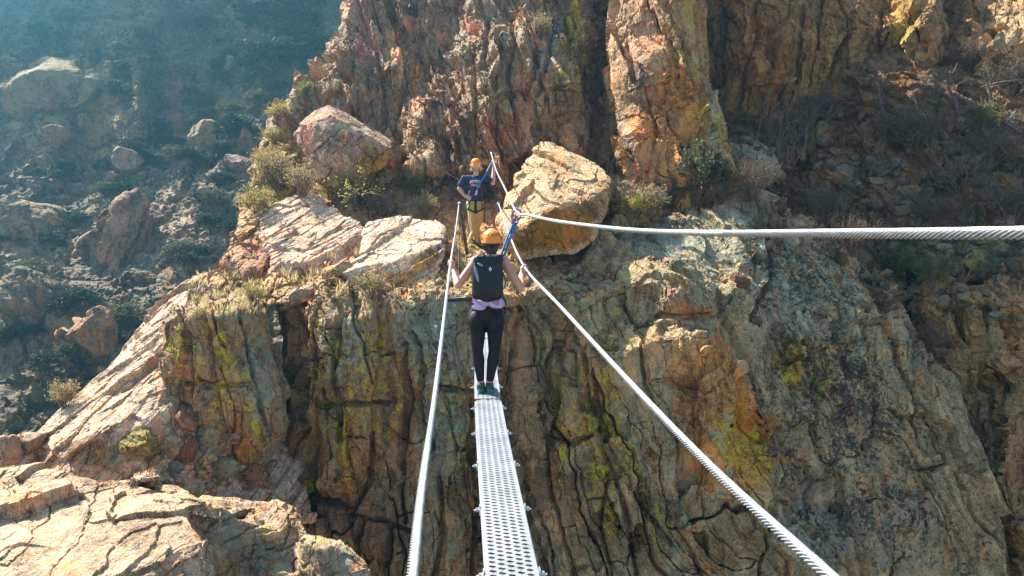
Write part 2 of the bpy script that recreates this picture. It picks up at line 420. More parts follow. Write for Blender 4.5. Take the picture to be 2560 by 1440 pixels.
# main cliff behind the guide
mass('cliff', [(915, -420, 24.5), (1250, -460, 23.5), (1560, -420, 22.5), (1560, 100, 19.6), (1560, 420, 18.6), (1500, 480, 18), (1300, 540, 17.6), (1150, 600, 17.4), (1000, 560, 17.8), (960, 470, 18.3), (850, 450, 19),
               (700, 350, 19.5), (716, 270, 19.7), (745, 230, 19.8), (790, 200, 19.9), (832, 160, 20.1), (862, 100, 20.6), (880, 0, 21.2), (895, -120, 22)],
     inner=[(930, 60, 20.7), (960, 180, 20.1), (930, 300, 19.5), (1000, 350, 19.1), (860, 250, 19.6), (850, 330, 19.4), (1000, 100, 20.7), (1080, 60, 20.6), (1100, 380, 17.9), (1200, 250, 18.2), (1250, 120, 18.6), (1300, 330, 17.9), (1340, 60, 18.8), (1400, 200, 18.1), (1390, 330, 17.9), (1320, -150, 20), (1200, -200, 20.6),
            (1130, 440, 17.85), (1280, 440, 17.9), (1200, 400, 17.7)],
     lines=[[(1030, 400, 18.6), (1040, 310, 18.5), (1062, 250, 18.6), (1105, 195, 18.8), (1135, 150, 19), (1152, 105, 19.2), (1165, 40, 19.6), (1180, -60, 20)],
            [(1012, 400, 19.1), (1018, 300, 19.4), (1038, 235, 19.7), (1080, 180, 19.9), (1112, 130, 20.1), (1130, 80, 20.3), (1140, 20, 20.6), (1150, -60, 21)],
            [(1440, -100, 19.6), (1450, 80, 18.6), (1425, 230, 18.1), (1350, 290, 18)], [(1462, -100, 20.0), (1476, 80, 19.1), (1462, 220, 18.6), (1440, 300, 18.3)],
            [(1040, 425, 17.8), (1160, 415, 17.6), (1280, 405, 17.6)], [(1040, 445, 18.5), (1160, 440, 18.3), (1280, 430, 18.3)]],
     back=6, shrink=1.0, ang=-9, sizes=(.24, .45, .95), A=.34, base=(.32, .25, .185), seed=11,
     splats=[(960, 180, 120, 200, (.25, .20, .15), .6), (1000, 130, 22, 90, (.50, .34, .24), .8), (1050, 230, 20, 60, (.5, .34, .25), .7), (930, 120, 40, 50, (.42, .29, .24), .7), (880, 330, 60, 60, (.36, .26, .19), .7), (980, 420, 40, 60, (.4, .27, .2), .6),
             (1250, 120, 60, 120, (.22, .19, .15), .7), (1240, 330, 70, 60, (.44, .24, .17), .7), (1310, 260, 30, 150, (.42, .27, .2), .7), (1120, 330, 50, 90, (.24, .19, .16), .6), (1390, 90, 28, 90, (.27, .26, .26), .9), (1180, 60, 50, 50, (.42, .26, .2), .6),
             (1420, 350, 40, 90, (.42, .28, .17), .7), (1490, 150, 35, 250, (.10, .08, .07), .8), (1160, 460, 140, 40, (.10, .085, .07), .85), (1460, 400, 40, 60, (.36, .22, .14), .6)],  # darkest splats paint shade into the right-hand cleft and the overhang recess
     masks=[('Y', 1420, 130, 60, 200, .7), ('Y', 1435, 50, 26, 90, 1.0), ('Y', 1395, 190, 20, 70, .9), ('Y', 1365, 250, 16, 40, .8), ('Y', 1150, 130, 40, 60, .35), ('G', 1150, 100, 80, 120, .55), ('G', 1250, 60, 100, 80, .45), ('G', 820, 230, 40, 60, .5)],
     joints=[(8, .13, l) for l in ([(1105, 290), (1110, 400)], [(1150, 230), (1140, 330), (1150, 410)], [(1190, 150), (1195, 260), (1180, 400)], [(1240, 200), (1235, 330), (1250, 400)], [(1285, 60), (1270, 200), (1290, 330), (1310, 400)], [(1340, 120), (1330, 250), (1350, 340)], [(1395, 330), (1420, 430)], [(1215, 40), (1220, 180)], [(1180, 190), (1240, 170)], [(1190, 250), (1290, 240)], [(1060, 90), (1010, 230), (985, 330)], [(940, 110), (960, 260), (950, 350)], [(880, 160), (900, 300)], [(1385, 20), (1370, 150), (1345, 240)], [(1080, 330), (1130, 320)], [(1330, 300), (1400, 300)])],
     label='tall banded grey and pink cliff rising straight behind the guide', cat='cliff')
# high crest above the frame: throws the shade over the right-hand slope
# tall orange pillar right of the guide
mass('cliff_pillar', [(1535, -420, 20), (1650, -450, 19.6), (1748, -420, 20), (1752, -100, 18.6), (1757, 50, 17.9), (1772, 200, 17.5), (1790, 250, 17.3), (1812, 290, 17.1), (1815, 350, 16.9), (1830, 400, 16.6), (1850, 450, 16.3), (1868, 497, 16), (1860, 560, 16.3),
                      (1790, 570, 16.4), (1700, 570, 16.5), (1590, 530, 16.8), (1550, 400, 16.9), (1540, 300, 17.1), (1520, 200, 17.4), (1512, 120, 17.7), (1535, 0, 18.2)],
     inner=[(1600, 0, 17.6), (1600, 150, 17.0), (1600, 300, 16.6), (1620, 400, 16.4), (1680, 150, 16.9), (1570, 220, 17.0), (1640, -150, 18.3), (1560, 80, 17.6)],
     lines=[[(1690, -150, 18.2), (1692, 50, 17.2), (1715, 170, 16.85), (1760, 260, 16.5), (1785, 340, 16.3), (1800, 440, 16.0)], [(1590, 215, 16.75), (1690, 190, 16.75)], [(1590, 232, 16.95), (1690, 206, 16.95)]],
     back=4, shrink=.95, ang=-10, sizes=(.6, .8, 1.4), A=.22, base=(.38, .27, .18), seed=23,
     splats=[(1690, 290, 100, 130, (.40, .225, .12), .8), (1600, 330, 60, 90, (.40, .24, .15), .6), (1590, 100, 60, 140, (.38, .28, .21), .7), (1790, 300, 25, 100, (.34, .33, .22), .85), (1740, 130, 40, 80, (.36, .3, .2), .7), (1600, 180, 30, 25, (.12, .1, .09), .8), (1830, 450, 40, 50, (.42, .3, .12), .7), (1815, 400, 20, 30, (.5, .26, .12), .7), (1560, 330, 20, 100, (.27, .24, .2), .7)],
     masks=[('Y', 1740, 150, 70, 220, .72), ('Y', 1720, 30, 40, 60, .9), ('Y', 1755, 110, 22, 60, .7), ('Y', 1800, 320, 16, 50, .75), ('Y', 1580, 20, 30, 30, .5), ('G', 1780, 250, 40, 120, .5)],
     joints=[(8, .10, l) for l in ([(1660, -40), (1690, 60)], [(1570, 222), (1640, 210), (1750, 178)], [(1690, 50), (1720, 150), (1765, 230), (1790, 300)], [(1620, 240), (1640, 330), (1620, 430)], [(1560, 100), (1580, 200)])],
     label='orange stained rock pillar with yellow lichen along its right edge', cat='cliff')
# shaded cliff top right
mass('cliff_wall', [(1700, -420, 26), (2250, -480, 25), (2800, -420, 23), (2800, 240, 19.6), (2520, 240, 20), (2420, 140, 20.4), (2300, 140, 20.6), (2200, 150, 21), (2150, 230, 21.2), (2050, 320, 21.4), (1960, 380, 21.5), (1830, 420, 21), (1760, 260, 22.4)],
     inner=[(1850, 100, 22), (1950, 100, 21.8), (2100, 80, 21.2), (2250, 50, 20.4), (2320, 70, 20.3), (2400, 40, 21.2), (2480, 50, 20.2), (2560, 100, 19.6), (2000, 250, 21.2)],
     lines=[[(1935, -100, 22.6), (1905, 60, 21.9), (1880, 160, 21.6)], [(1950, -100, 23.6), (1922, 60, 22.9), (1895, 160, 22.4)], [(2330, -80, 21.2), (2335, 100, 20.4)], [(2350, -80, 22.4), (2355, 110, 21.5)]],
     back=6, shrink=1.0, ang=8, sizes=(.5, .8, 2.6), A=.46, base=(.33, .24, .155), seed=31,
     splats=[(1900, 150, 90, 160, (.30, .185, .11), .7), (2080, 200, 80, 120, (.29, .20, .11), .6), (2260, 50, 60, 90, (.28, .24, .11), .6), (2500, 60, 100, 90, (.34, .28, .2), .85), (1800, 120, 40, 150, (.17, .12, .09), .7), (2400, 60, 40, 70, (.26, .2, .12), .6)],
     masks=[('Y', 2150, 100, 150, 150, .25), ('Y', 2260, 60, 50, 90, .5), ('Y', 2090, 30, 20, 40, .6), ('Y', 2060, 150, 30, 60, .4), ('Y', 2300, 30, 30, 60, .6)],
     joints=[(9, .22, l) for l in ([(1905, -40), (1885, 100), (1860, 190), (1845, 270)], [(2130, 60), (2080, 180), (2050, 270)], [(2010, 40), (1990, 180), (1975, 260)], [(2205, -20), (2190, 150)], [(2292, 10), (2290, 100)], [(2430, -20), (2420, 90)], [(1810, 20), (1800, 200)], [(2060, -20), (2040, 120)])],
     label='shaded brown cliff wall with vertical streaks along the upper right', cat='cliff')
# brushy slope in shade
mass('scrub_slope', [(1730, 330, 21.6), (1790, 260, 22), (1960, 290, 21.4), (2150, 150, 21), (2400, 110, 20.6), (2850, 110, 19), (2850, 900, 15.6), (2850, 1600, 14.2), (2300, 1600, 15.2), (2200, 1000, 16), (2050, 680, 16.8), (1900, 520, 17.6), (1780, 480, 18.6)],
     inner=[(2000, 400, 19.5), (2200, 350, 19.2), (2400, 300, 19), (2200, 550, 17.8), (2400, 550, 17.4), (2100, 480, 18.4), (2300, 700, 16.8), (2500, 450, 17.8), (2500, 680, 16.2), (2350, 450, 18.2), (2250, 850, 16.3), (1880, 400, 19.6)],
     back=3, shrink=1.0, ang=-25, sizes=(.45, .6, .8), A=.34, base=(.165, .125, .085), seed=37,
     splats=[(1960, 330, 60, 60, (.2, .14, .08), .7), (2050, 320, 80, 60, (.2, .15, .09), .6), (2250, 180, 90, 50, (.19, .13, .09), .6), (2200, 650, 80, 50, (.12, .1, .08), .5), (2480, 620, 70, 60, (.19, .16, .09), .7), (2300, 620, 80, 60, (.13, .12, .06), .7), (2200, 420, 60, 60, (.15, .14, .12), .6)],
     masks=[], label='dark shaded scree slope full of dry brush on the right', cat='slope')
# slabs at the right edge
mass('cliff_slabs', [(2330, 770, 15.6), (2350, 735, 15.7), (2420, 745, 15.5), (2480, 690, 15.6), (2560, 640, 15.6), (2820, 620, 15), (2820, 1650, 13.4), (2530, 1650, 13.6), (2480, 1350, 14.2), (2440, 1180, 14.5), (2390, 1060, 14.8), (2340, 940, 15.2)],
     inner=[(2420, 870, 14.9), (2500, 880, 14.7), (2440, 1000, 14.6), (2530, 1000, 14.2), (2500, 1200, 14.1), (2590, 1200, 13.9), (2620, 900, 14.5), (2430, 760, 15.2)],
     lines=[[(2360, 765, 15.35), (2420, 775, 15.2), (2530, 770, 15.1)], [(2365, 880, 15.0), (2450, 870, 14.6), (2510, 875, 14.5)], [(2365, 862, 15.4), (2450, 850, 15.05), (2510, 855, 15.0)], [(2525, 900, 14.4), (2545, 1100, 14.0), (2575, 1400, 13.6)], [(2545, 900, 15.2), (2568, 1100, 14.9), (2600, 1400, 14.4)]],
     back=3, shrink=1.0, ang=-12, sizes=(.22, .6, 1.9), A=.32, base=(.29, .22, .15), seed=41,
     splats=[(2540, 850, 40, 80, (.30, .17, .08), .6), (2440, 1000, 60, 140, (.23, .19, .12), .7), (2440, 800, 60, 30, (.21, .15, .09), .7), (2540, 1380, 40, 60, (.27, .16, .08), .7), (2480, 1200, 40, 120, (.22, .2, .14), .6)],
     masks=[('G', 2470, 1080, 50, 150, .5), ('Y', 2500, 1370, 20, 40, .7)],
     joints=[(8, .16, l) for l in ([(2400, 880), (2430, 1000), (2450, 1150), (2480, 1300)], [(2450, 890), (2470, 1050), (2500, 1200), (2520, 1400)], [(2490, 880), (2520, 1050), (2540, 1250)], [(2360, 900), (2400, 1000)], [(2340, 865), (2420, 868), (2520, 872)], [(2350, 775), (2440, 772), (2530, 772)], [(2400, 770), (2410, 860)], [(2450, 775), (2460, 860)], [(2500, 775), (2505, 865)])],
     label='narrow upright brown slabs at the lower right edge', cat='cliff')
# great buttress below the overhead cable
mass('rock_buttress', [(1225, 1650, 12.3), (1235, 1000, 13.0), (1250, 780, 13.4), (1290, 735, 13.6), (1330, 690, 13.9), (1400, 660, 14.2), (1450, 626, 14.7), (1495, 582, 15.2), (1540, 556, 15.5), (1620, 560, 15.7), (1690, 535, 15.9), (1800, 505, 16.1), (1900, 488, 16.1), (1945, 515, 15.9), (1975, 545, 15.8),
                       (2010, 590, 15.6), (2070, 630, 15.4), (2110, 650, 15.3), (2165, 700, 15.1), (2240, 800, 14.8), (2310, 935, 14.4), (2350, 960, 14.3), (2400, 1050, 14.1), (2445, 1160, 13.9), (2480, 1300, 13.6), (2510, 1440, 13.4), (2540, 1650, 13.1)],
     inner=[(1340, 900, 13.3), (1340, 1250, 12.85), (1300, 1100, 13.05), (1430, 760, 13.35), (1480, 900, 13.1), (1500, 1200, 12.75), (1600, 1050, 12.95), (1650, 1300, 12.55), (1720, 640, 14.5), (1600, 650, 14.4), (1560, 740, 13.75), (1850, 620, 14.9), (1950, 680, 14.6),
            (1990, 870, 14.0), (2080, 800, 14.3), (2100, 1000, 13.8), (2200, 1000, 14.1), (2150, 1200, 13.4), (2300, 1200, 13.6), (2050, 1250, 13.2), (2250, 1420, 13.2), (1800, 720, 14.0), (1400, 1450, 12.5), (1550, 1450, 12.4), (2000, 600, 15.2)],
     lines=[[(1560, 690, 13.75), (1640, 700, 13.65), (1700, 690, 13.75), (1760, 720, 13.7)], [(1640, 780, 13.55), (1720, 765, 13.4), (1790, 770, 13.4), (1800, 800, 13.45)], [(1660, 840, 13.1), (1740, 825, 13.0), (1790, 830, 13.05), (1840, 900, 12.95), (1880, 980, 12.85), (1935, 1060, 12.75), (1940, 1130, 12.6), (1925, 1260, 12.5)],
            [(1660, 815, 13.55), (1740, 803, 13.45), (1800, 805, 13.5)], [(1815, 830, 13.55), (1870, 910, 13.4), (1905, 975, 13.3), (1960, 1050, 13.15), (1968, 1140, 13.0), (1950, 1270, 12.9)],
            [(1925, 1290, 12.65), (1960, 1380, 12.4), (1990, 1560, 12.1)], [(1640, 960, 13.05), (1660, 1120, 12.85), (1740, 1250, 12.65), (1800, 1400, 12.4)],
            [(1385, 700, 13.75), (1395, 900, 13.45), (1385, 1100, 13.2)], [(2300, 950, 14.25), (2270, 1050, 13.95), (2230, 1150, 13.65)]],
     back=3.5, shrink=.95, ang=-13, sizes=(.6, .8, 1.5), A=.25, base=(.35, .30, .215), seed=47,
     splats=[(1850, 600, 200, 90, (.33, .335, .27), .85), (1650, 600, 120, 60, (.25, .25, .23), .8), (1980, 720, 120, 130, (.32, .32, .255), .8), (2120, 750, 100, 100, (.34, .32, .25), .6), (2100, 950, 130, 140, (.34, .29, .20), .7), (1790, 960, 110, 150, (.44, .265, .155), .85), (1700, 900, 70, 70, (.40, .26, .16), .7), (1880, 1120, 70, 130, (.38, .235, .10), .7), (1760, 1150, 60, 80, (.42, .25, .14), .8),
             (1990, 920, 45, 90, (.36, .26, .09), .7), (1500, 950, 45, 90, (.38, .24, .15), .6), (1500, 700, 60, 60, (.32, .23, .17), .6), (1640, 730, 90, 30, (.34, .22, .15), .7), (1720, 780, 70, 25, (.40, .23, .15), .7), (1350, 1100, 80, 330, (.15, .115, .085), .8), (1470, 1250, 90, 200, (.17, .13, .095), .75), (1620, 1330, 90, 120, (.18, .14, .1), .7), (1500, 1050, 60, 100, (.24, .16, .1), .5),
             (2000, 1200, 60, 60, (.20, .18, .15), .7), (2060, 1330, 120, 100, (.27, .255, .21), .8), (2250, 1300, 120, 150, (.33, .28, .21), .7), (2430, 1250, 40, 150, (.32, .25, .18), .6), (1820, 1360, 90, 70, (.22, .15, .1), .6), (1900, 1050, 60, 40, (.38, .2, .09), .5)],
     masks=[('Y', 1480, 1080, 140, 330, .78), ('Y', 1850, 1120, 110, 150, .6), ('Y', 1640, 1330, 120, 100, .6), ('Y', 2040, 960, 120, 120, .6), ('Y', 1880, 1150, 50, 70, .8), ('Y', 1750, 1170, 40, 50, .55), ('Y', 1460, 1130, 22, 130, .75), ('Y', 1430, 1000, 18, 70, .6), ('Y', 1550, 790, 35, 40, .5), ('Y', 2220, 1010, 40, 40, .7), ('Y', 1990, 1050, 40, 60, .6), ('Y', 1640, 1340, 22, 50, .75), ('Y', 1500, 1280, 18, 60, .6), ('Y', 1380, 1360, 20, 60, .55), ('Y', 1330, 950, 20, 60, .45), ('Y', 1590, 1000, 16, 50, .5), ('Y', 1720, 960, 20, 40, .4),
            ('G', 1900, 650, 250, 110, .75), ('G', 1700, 590, 200, 60, .7), ('G', 2100, 800, 130, 160, .6), ('G', 1650, 700, 120, 70, .55), ('G', 1680, 1300, 60, 120, .6), ('G', 2100, 1300, 250, 160, .5), ('G', 1500, 760, 60, 90, .5), ('D', 2100, 1000, 220, 220, .9), ('D', 2200, 1300, 250, 150, .7), ('D', 1980, 700, 180, 120, .8), ('D', 1800, 1000, 120, 160, .5)],
     joints=[(9, .14, l) for l in ([(1388, 690), (1400, 780), (1375, 900), (1390, 1010), (1360, 1150), (1400, 1330), (1440, 1460)], [(1425, 780), (1440, 900), (1470, 1000), (1500, 1100), (1560, 1250), (1600, 1440)], [(1330, 870), (1340, 1000), (1310, 1150), (1330, 1300), (1370, 1460)], [(1480, 920), (1500, 1060), (1540, 1150), (1620, 1290), (1690, 1370)], [(1545, 720), (1590, 800), (1640, 790), (1790, 790)], [(1600, 850), (1620, 960), (1650, 1040), (1700, 1100)], [(1790, 720), (1830, 800), (1880, 900), (1905, 970), (1960, 1080), (1970, 1180), (1930, 1250), (1905, 1440)], [(2040, 860), (2050, 980), (2045, 1080)], [(2100, 790), (2110, 900)], [(2160, 800), (2175, 860), (2150, 930)], [(2190, 1020), (2180, 1120)], [(2300, 940), (2290, 1040), (2310, 1110)], [(1920, 600), (1930, 700), (1885, 790)], [(1310, 1080), (1430, 1110), (1480, 1090)], [(1940, 1250), (2000, 1270), (2080, 1340)], [(1640, 640), (1700, 680)], [(1420, 860), (1540, 850)], [(1520, 1180), (1500, 1330), (1530, 1450)], [(1700, 1320), (1760, 1440)])],
     label='huge rounded lichen covered rock buttress with an orange face below the overhead cable', cat='cliff')
# the ledge the guide stands on
TERR = mass('rock_ledge', [(540, 760, 13.6), (620, 765, 13.2), (700, 760, 13.1), (780, 752, 13.3), (850, 752, 13.0), (1000, 752, 12.85), (1110, 748, 12.95), (1200, 752, 12.95), (1260, 760, 13.1), (1340, 740, 13.9), (1440, 705, 14.8), (1560, 640, 15.7), (1680, 560, 16.9), (1620, 440, 17.9), (1500, 430, 18.2), (1200, 480, 18.4),
                    (1000, 440, 18.6), (800, 400, 19), (680, 320, 20), (650, 370, 18.8), (622, 460, 17.4), (600, 560, 16), (545, 670, 14.9), (500, 720, 14.2)],
     inner=[(1190, 612, 16.2), (1240, 600, 16.3), (1120, 622, 16), (1180, 690, 14.3), (1080, 520, 17.2), (700, 480, 17.3), (900, 480, 17.6), (780, 600, 15.5), (1300, 560, 16.6), (680, 620, 15.3), (1250, 690, 14.2), (940, 690, 13.9), (980, 560, 16.6)],
     back=2.2, shrink=.9, ang=70, sizes=(.2, .3, .35), A=.14, base=(.42, .32, .22), seed=53,
     splats=[(1180, 660, 90, 60, (.50, .39, .26), .8), (700, 450, 90, 100, (.3, .26, .12), .7), (900, 480, 120, 50, (.2, .17, .13), .7), (1000, 740, 160, 20, (.36, .27, .17), .7), (1130, 510, 120, 50, (.17, .14, .11), .6), (1450, 540, 100, 60, (.2, .17, .11), .6)],
     masks=[], label='sunlit rubble ledge where the bridge lands and the guide stands', cat='ledge')
# cliff face below the ledge
mass('cliff_face', [(690, 775, 13.3), (720, 742, 13.5), (790, 742, 13.5), (850, 750, 13.1), (900, 738, 13.1), (980, 748, 12.95), (1000, 728, 13), (1110, 724, 13.05), (1180, 728, 13.1), (1240, 745, 13.2), (1320, 770, 13.4), (1330, 1000, 13.2), (1340, 1650, 12.8), (540, 1650, 12.2), (600, 1280, 12.7), (690, 1080, 13.0), (715, 900, 13.2)],
     inner=[(800, 800, 12.75), (790, 900, 12.6), (800, 1100, 12.4), (850, 1250, 12.35), (900, 1050, 12.45), (900, 800, 12.65), (1000, 790, 12.55), (1100, 900, 12.5), (1150, 1100, 12.45), (1220, 1000, 12.75), (1100, 1300, 12.35), (1000, 1200, 12.5), (900, 1380, 12.25), (1250, 1300, 12.55), (700, 1350, 12.5), (1220, 800, 12.9), (1050, 1050, 12.5)],
     lines=[[(965, 775, 12.8), (972, 900, 12.75), (950, 1050, 12.7), (985, 1200, 12.65)], [(945, 775, 12.6), (940, 900, 12.5), (925, 1050, 12.42)], [(745, 760, 13.1), (730, 900, 12.9), (735, 1000, 12.8), (700, 1120, 12.75)], [(780, 775, 12.8), (760, 850, 12.65), (755, 1000, 12.55), (770, 1150, 12.5)],
            [(1265, 780, 12.95), (1275, 1000, 12.9), (1290, 1300, 12.8)], [(860, 1290, 12.3), (960, 1320, 12.2), (1050, 1440, 12.1)]],
     back=2.2, shrink=.95, ang=-7, sizes=(.38, .6, 1.2), A=.28, base=(.27, .21, .145), seed=59,
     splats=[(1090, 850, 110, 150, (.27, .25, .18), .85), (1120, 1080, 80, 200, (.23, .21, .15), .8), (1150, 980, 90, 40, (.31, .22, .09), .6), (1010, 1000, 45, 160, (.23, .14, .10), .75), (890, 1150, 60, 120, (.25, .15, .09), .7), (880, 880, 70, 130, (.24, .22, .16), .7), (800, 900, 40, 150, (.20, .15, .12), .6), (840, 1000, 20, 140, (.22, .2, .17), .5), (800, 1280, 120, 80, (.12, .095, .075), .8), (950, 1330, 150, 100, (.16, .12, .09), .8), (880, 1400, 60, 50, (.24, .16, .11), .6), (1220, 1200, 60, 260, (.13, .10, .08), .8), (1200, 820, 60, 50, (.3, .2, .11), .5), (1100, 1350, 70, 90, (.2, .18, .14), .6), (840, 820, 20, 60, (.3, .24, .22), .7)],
     masks=[('Y', 880, 950, 240, 260, .72), ('Y', 1120, 1150, 140, 260, .6), ('Y', 700, 815, 22, 50, .9), ('Y', 865, 1080, 14, 130, .9), ('Y', 770, 1205, 20, 35, 1.0), ('Y', 930, 950, 18, 140, .6), ('Y', 905, 1190, 30, 20, .6), ('Y', 1150, 970, 70, 30, .55), ('Y', 1110, 1230, 14, 30, .7), ('Y', 1060, 1390, 18, 40, .7), ('Y', 830, 1200, 16, 50, .6), ('Y', 880, 800, 30, 40, .4),
            ('G', 1090, 830, 120, 130, .85), ('G', 1110, 1080, 60, 220, .75), ('G', 890, 850, 70, 110, .7), ('G', 1020, 900, 60, 70, .6), ('G', 1110, 1360, 60, 80, .6), ('D', 1090, 850, 120, 140, .6)],
     joints=[(11, .18, l) for l in ([(715, 790), (712, 900), (725, 1040), (735, 1080), (700, 1150), (650, 1210)], [(745, 780), (745, 900), (728, 1000)], [(778, 800), (775, 1000), (755, 1150), (770, 1240)], [(948, 765), (955, 900), (930, 1060), (925, 1200), (870, 1290)], [(1010, 860), (1020, 1000), (1000, 1150), (1010, 1300)], [(870, 1290), (960, 1300), (1050, 1340)], [(740, 1250), (870, 1262)], [(1262, 760), (1290, 900), (1275, 1050), (1310, 1250), (1330, 1460)], [(1030, 830), (1060, 920), (1040, 1010), (1080, 1120)], [(1100, 975), (1260, 985)], [(790, 1010), (960, 1012)], [(850, 800), (835, 950), (850, 1100)], [(1180, 1000), (1200, 1200), (1190, 1440)], [(900, 1300), (880, 1440)], [(980, 1320), (970, 1440)], [(1090, 1200), (1110, 1330), (1090, 1450)])],
     label='steep shaded cliff face under the far end of the bridge', cat='cliff')
# pillar block at left with yellow lichen
mass('cliff_block', [(418, 805, 12.4), (438, 775, 12.7), (520, 757, 12.8), (600, 745, 12.9), (628, 775, 12.6), (650, 840, 12.4), (692, 950, 12.3), (706, 1060, 12.2), (690, 1110, 12.3), (640, 1195, 12.3), (560, 1140, 12.1), (520, 1070, 12.05), (440, 1035, 11.9), (430, 1000, 11.9), (420, 900, 12.1)],
     inner=[(520, 900, 11.75), (600, 950, 11.8), (640, 1100, 11.95), (470, 880, 11.8), (560, 1050, 11.75), (650, 1000, 12.0)],
     lines=[[(428, 818, 12.0), (470, 800, 11.95), (530, 795, 11.9), (612, 795, 12.0)]],
     back=1.8, shrink=.9, ang=-9, sizes=(.32, .6, 1.5), A=.22, base=(.26, .21, .15), seed=61,
     splats=[(520, 930, 40, 130, (.24, .18, .14), .6), (470, 960, 30, 60, (.36, .22, .15), .6), (640, 980, 40, 120, (.27, .26, .19), .8), (590, 880, 50, 60, (.2, .16, .13), .6), (600, 1080, 40, 60, (.26, .17, .1), .6), (520, 775, 80, 20, (.38, .34, .25), .7)],
     masks=[('Y', 560, 950, 120, 200, .75), ('Y', 440, 870, 28, 80, 1.0), ('Y', 455, 960, 20, 40, .6), ('Y', 600, 960, 30, 70, .75), ('Y', 640, 1080, 26, 70, .85), ('Y', 500, 840, 16, 50, .6), ('Y', 600, 830, 30, 30, .5), ('G', 650, 960, 40, 120, .85), ('G', 590, 770, 60, 40, .6), ('Y', 470, 1010, 15, 30, .5)],
     joints=[(8, .10, l) for l in ([(520, 800), (540, 950), (570, 1080)], [(440, 965), (620, 958)], [(600, 800), (620, 930), (660, 1060)], [(470, 830), (480, 1000)])],
     label='upright rock block with yellow lichen stripes beside the bright slab', cat='rock')
# bright tilted slab on the left + rubble wall below it
mass('rock_slab', [(-80, 1260, 10.4), (-10, 1150, 11.2), (50, 1095, 11.6), (99, 1100, 11.7), (154, 1034, 12.2), (274, 919, 13.0), (340, 842, 13.6), (400, 770, 14.1), (470, 715, 14.5), (540, 690, 14.9), (640, 720, 14.4), (650, 770, 13.8), (610, 850, 13.4), (590, 1000, 13), (720, 1110, 12.8), (790, 1300, 12.3), (400, 1330, 10.7)],
     inner=[(300, 960, 12.35), (230, 1040, 11.8), (560, 1150, 11.9), (640, 1220, 12.0), (470, 1120, 11.6), (480, 1200, 11.5), (520, 1060, 12.1), (600, 1100, 12.2)],
     lines=[[(480, 790, 13.3), (418, 828, 12.95), (425, 930, 12.3), (438, 1034, 11.75), (384, 1045, 11.45), (318, 1067, 11.3), (220, 1090, 11.25), (143, 1112, 11.2), (93, 1176, 10.9), (60, 1225, 10.7)],
            [(440, 1050, 11.75), (384, 1062, 11.4), (318, 1085, 11.25), (160, 1130, 11.1), (110, 1190, 10.8)]],
     back=2.5, shrink=.95, ang=50, sizes=(.12, .4, .8), A=.09, base=(.49, .42, .34), seed=67,
     splats=[(280, 980, 150, 130, (.50, .43, .35), .8), (560, 1140, 120, 70, (.24, .23, .17), .9), (250, 1140, 120, 40, (.22, .2, .14), .9), (380, 1120, 60, 50, (.25, .22, .13), .9), (100, 1160, 50, 40, (.26, .22, .17), .7), (440, 1140, 20, 30, (.26, .13, .09), .8), (640, 1180, 50, 40, (.22, .16, .11), .7)],
     masks=[('Y', 400, 1090, 30, 30, .6), ('Y', 250, 1140, 30, 20, .6), ('Y', 330, 1110, 30, 30, .5), ('G', 580, 1120, 120, 70, .7), ('G', 300, 1130, 100, 40, .55)],
     label='bright sunlit tilted rock slab falling away to the left', cat='rock')
# foreground outcrop bottom left
mass('rock_outcrop', [(-120, 1205, 9.6), (60, 1200, 9.5), (160, 1195, 9.4), (250, 1205, 9.3), (300, 1200, 9.3), (392, 1184, 9.4), (396, 1198, 9.3), (330, 1208, 9.2), (440, 1222, 9.1), (490, 1243, 8.9), (560, 1244, 8.85), (620, 1250, 8.8), (690, 1254, 8.8), (745, 1290, 8.6), (765, 1340, 8.4), (800, 1342, 8.5), (850, 1358, 8.5), (925, 1408, 8.4), (945, 1650, 8.0), (-120, 1650, 6.9)],
     inner=[(60, 1350, 8.1), (200, 1350, 8.0), (300, 1330, 8.05), (600, 1300, 8.62), (640, 1400, 8.55), (150, 1450, 7.55), (350, 1440, 7.6), (450, 1360, 7.85), (740, 1420, 8.4), (860, 1430, 8.2), (700, 1330, 8.5)],
     lines=[[(-60, 1290, 8.7), (60, 1300, 8.5), (130, 1330, 8.35), (200, 1300, 8.4), (320, 1270, 8.45), (470, 1268, 8.35), (560, 1275, 8.5)], [(60, 1280, 8.75), (200, 1262, 8.75), (330, 1248, 8.7), (470, 1250, 8.65)],
            [(440, 1285, 8.2), (515, 1345, 7.95), (525, 1440, 7.75), (530, 1600, 7.5)], [(540, 1335, 8.55), (552, 1440, 8.5), (560, 1600, 8.4)], [(760, 1352, 8.15), (790, 1375, 8.0), (800, 1440, 7.9)], [(740, 1350, 8.5), (750, 1440, 8.3)]],
     back=2.2, shrink=.95, ang=65, sizes=(.5, .7, 1.2), A=.11, base=(.42, .345, .27), seed=71, hk=.0018,
     splats=[(200, 1350, 250, 120, (.44, .36, .28), .7), (640, 1380, 90, 90, (.25, .215, .16), .9), (600, 1290, 70, 30, (.3, .26, .2), .7), (720, 1290, 40, 40, (.36, .27, .18), .7), (850, 1410, 70, 50, (.3, .26, .2), .8), (420, 1420, 60, 60, (.34, .25, .19), .6), (620, 1420, 50, 40, (.24, .26, .21), .6)],
     masks=[('Y', 670, 1330, 20, 40, .85), ('Y', 570, 1420, 22, 40, .85), ('Y', 800, 1355, 30, 14, 1.0), ('Y', 540, 1270, 25, 18, .75), ('Y', 840, 1430, 50, 20, .5), ('G', 580, 1330, 50, 50, .85), ('G', 670, 1400, 50, 50, .8), ('G', 850, 1390, 60, 40, .7), ('Y', 450, 1250, 15, 12, .7)],
     label='sunlit tan rock outcrop in the lower left foreground', cat='rock')
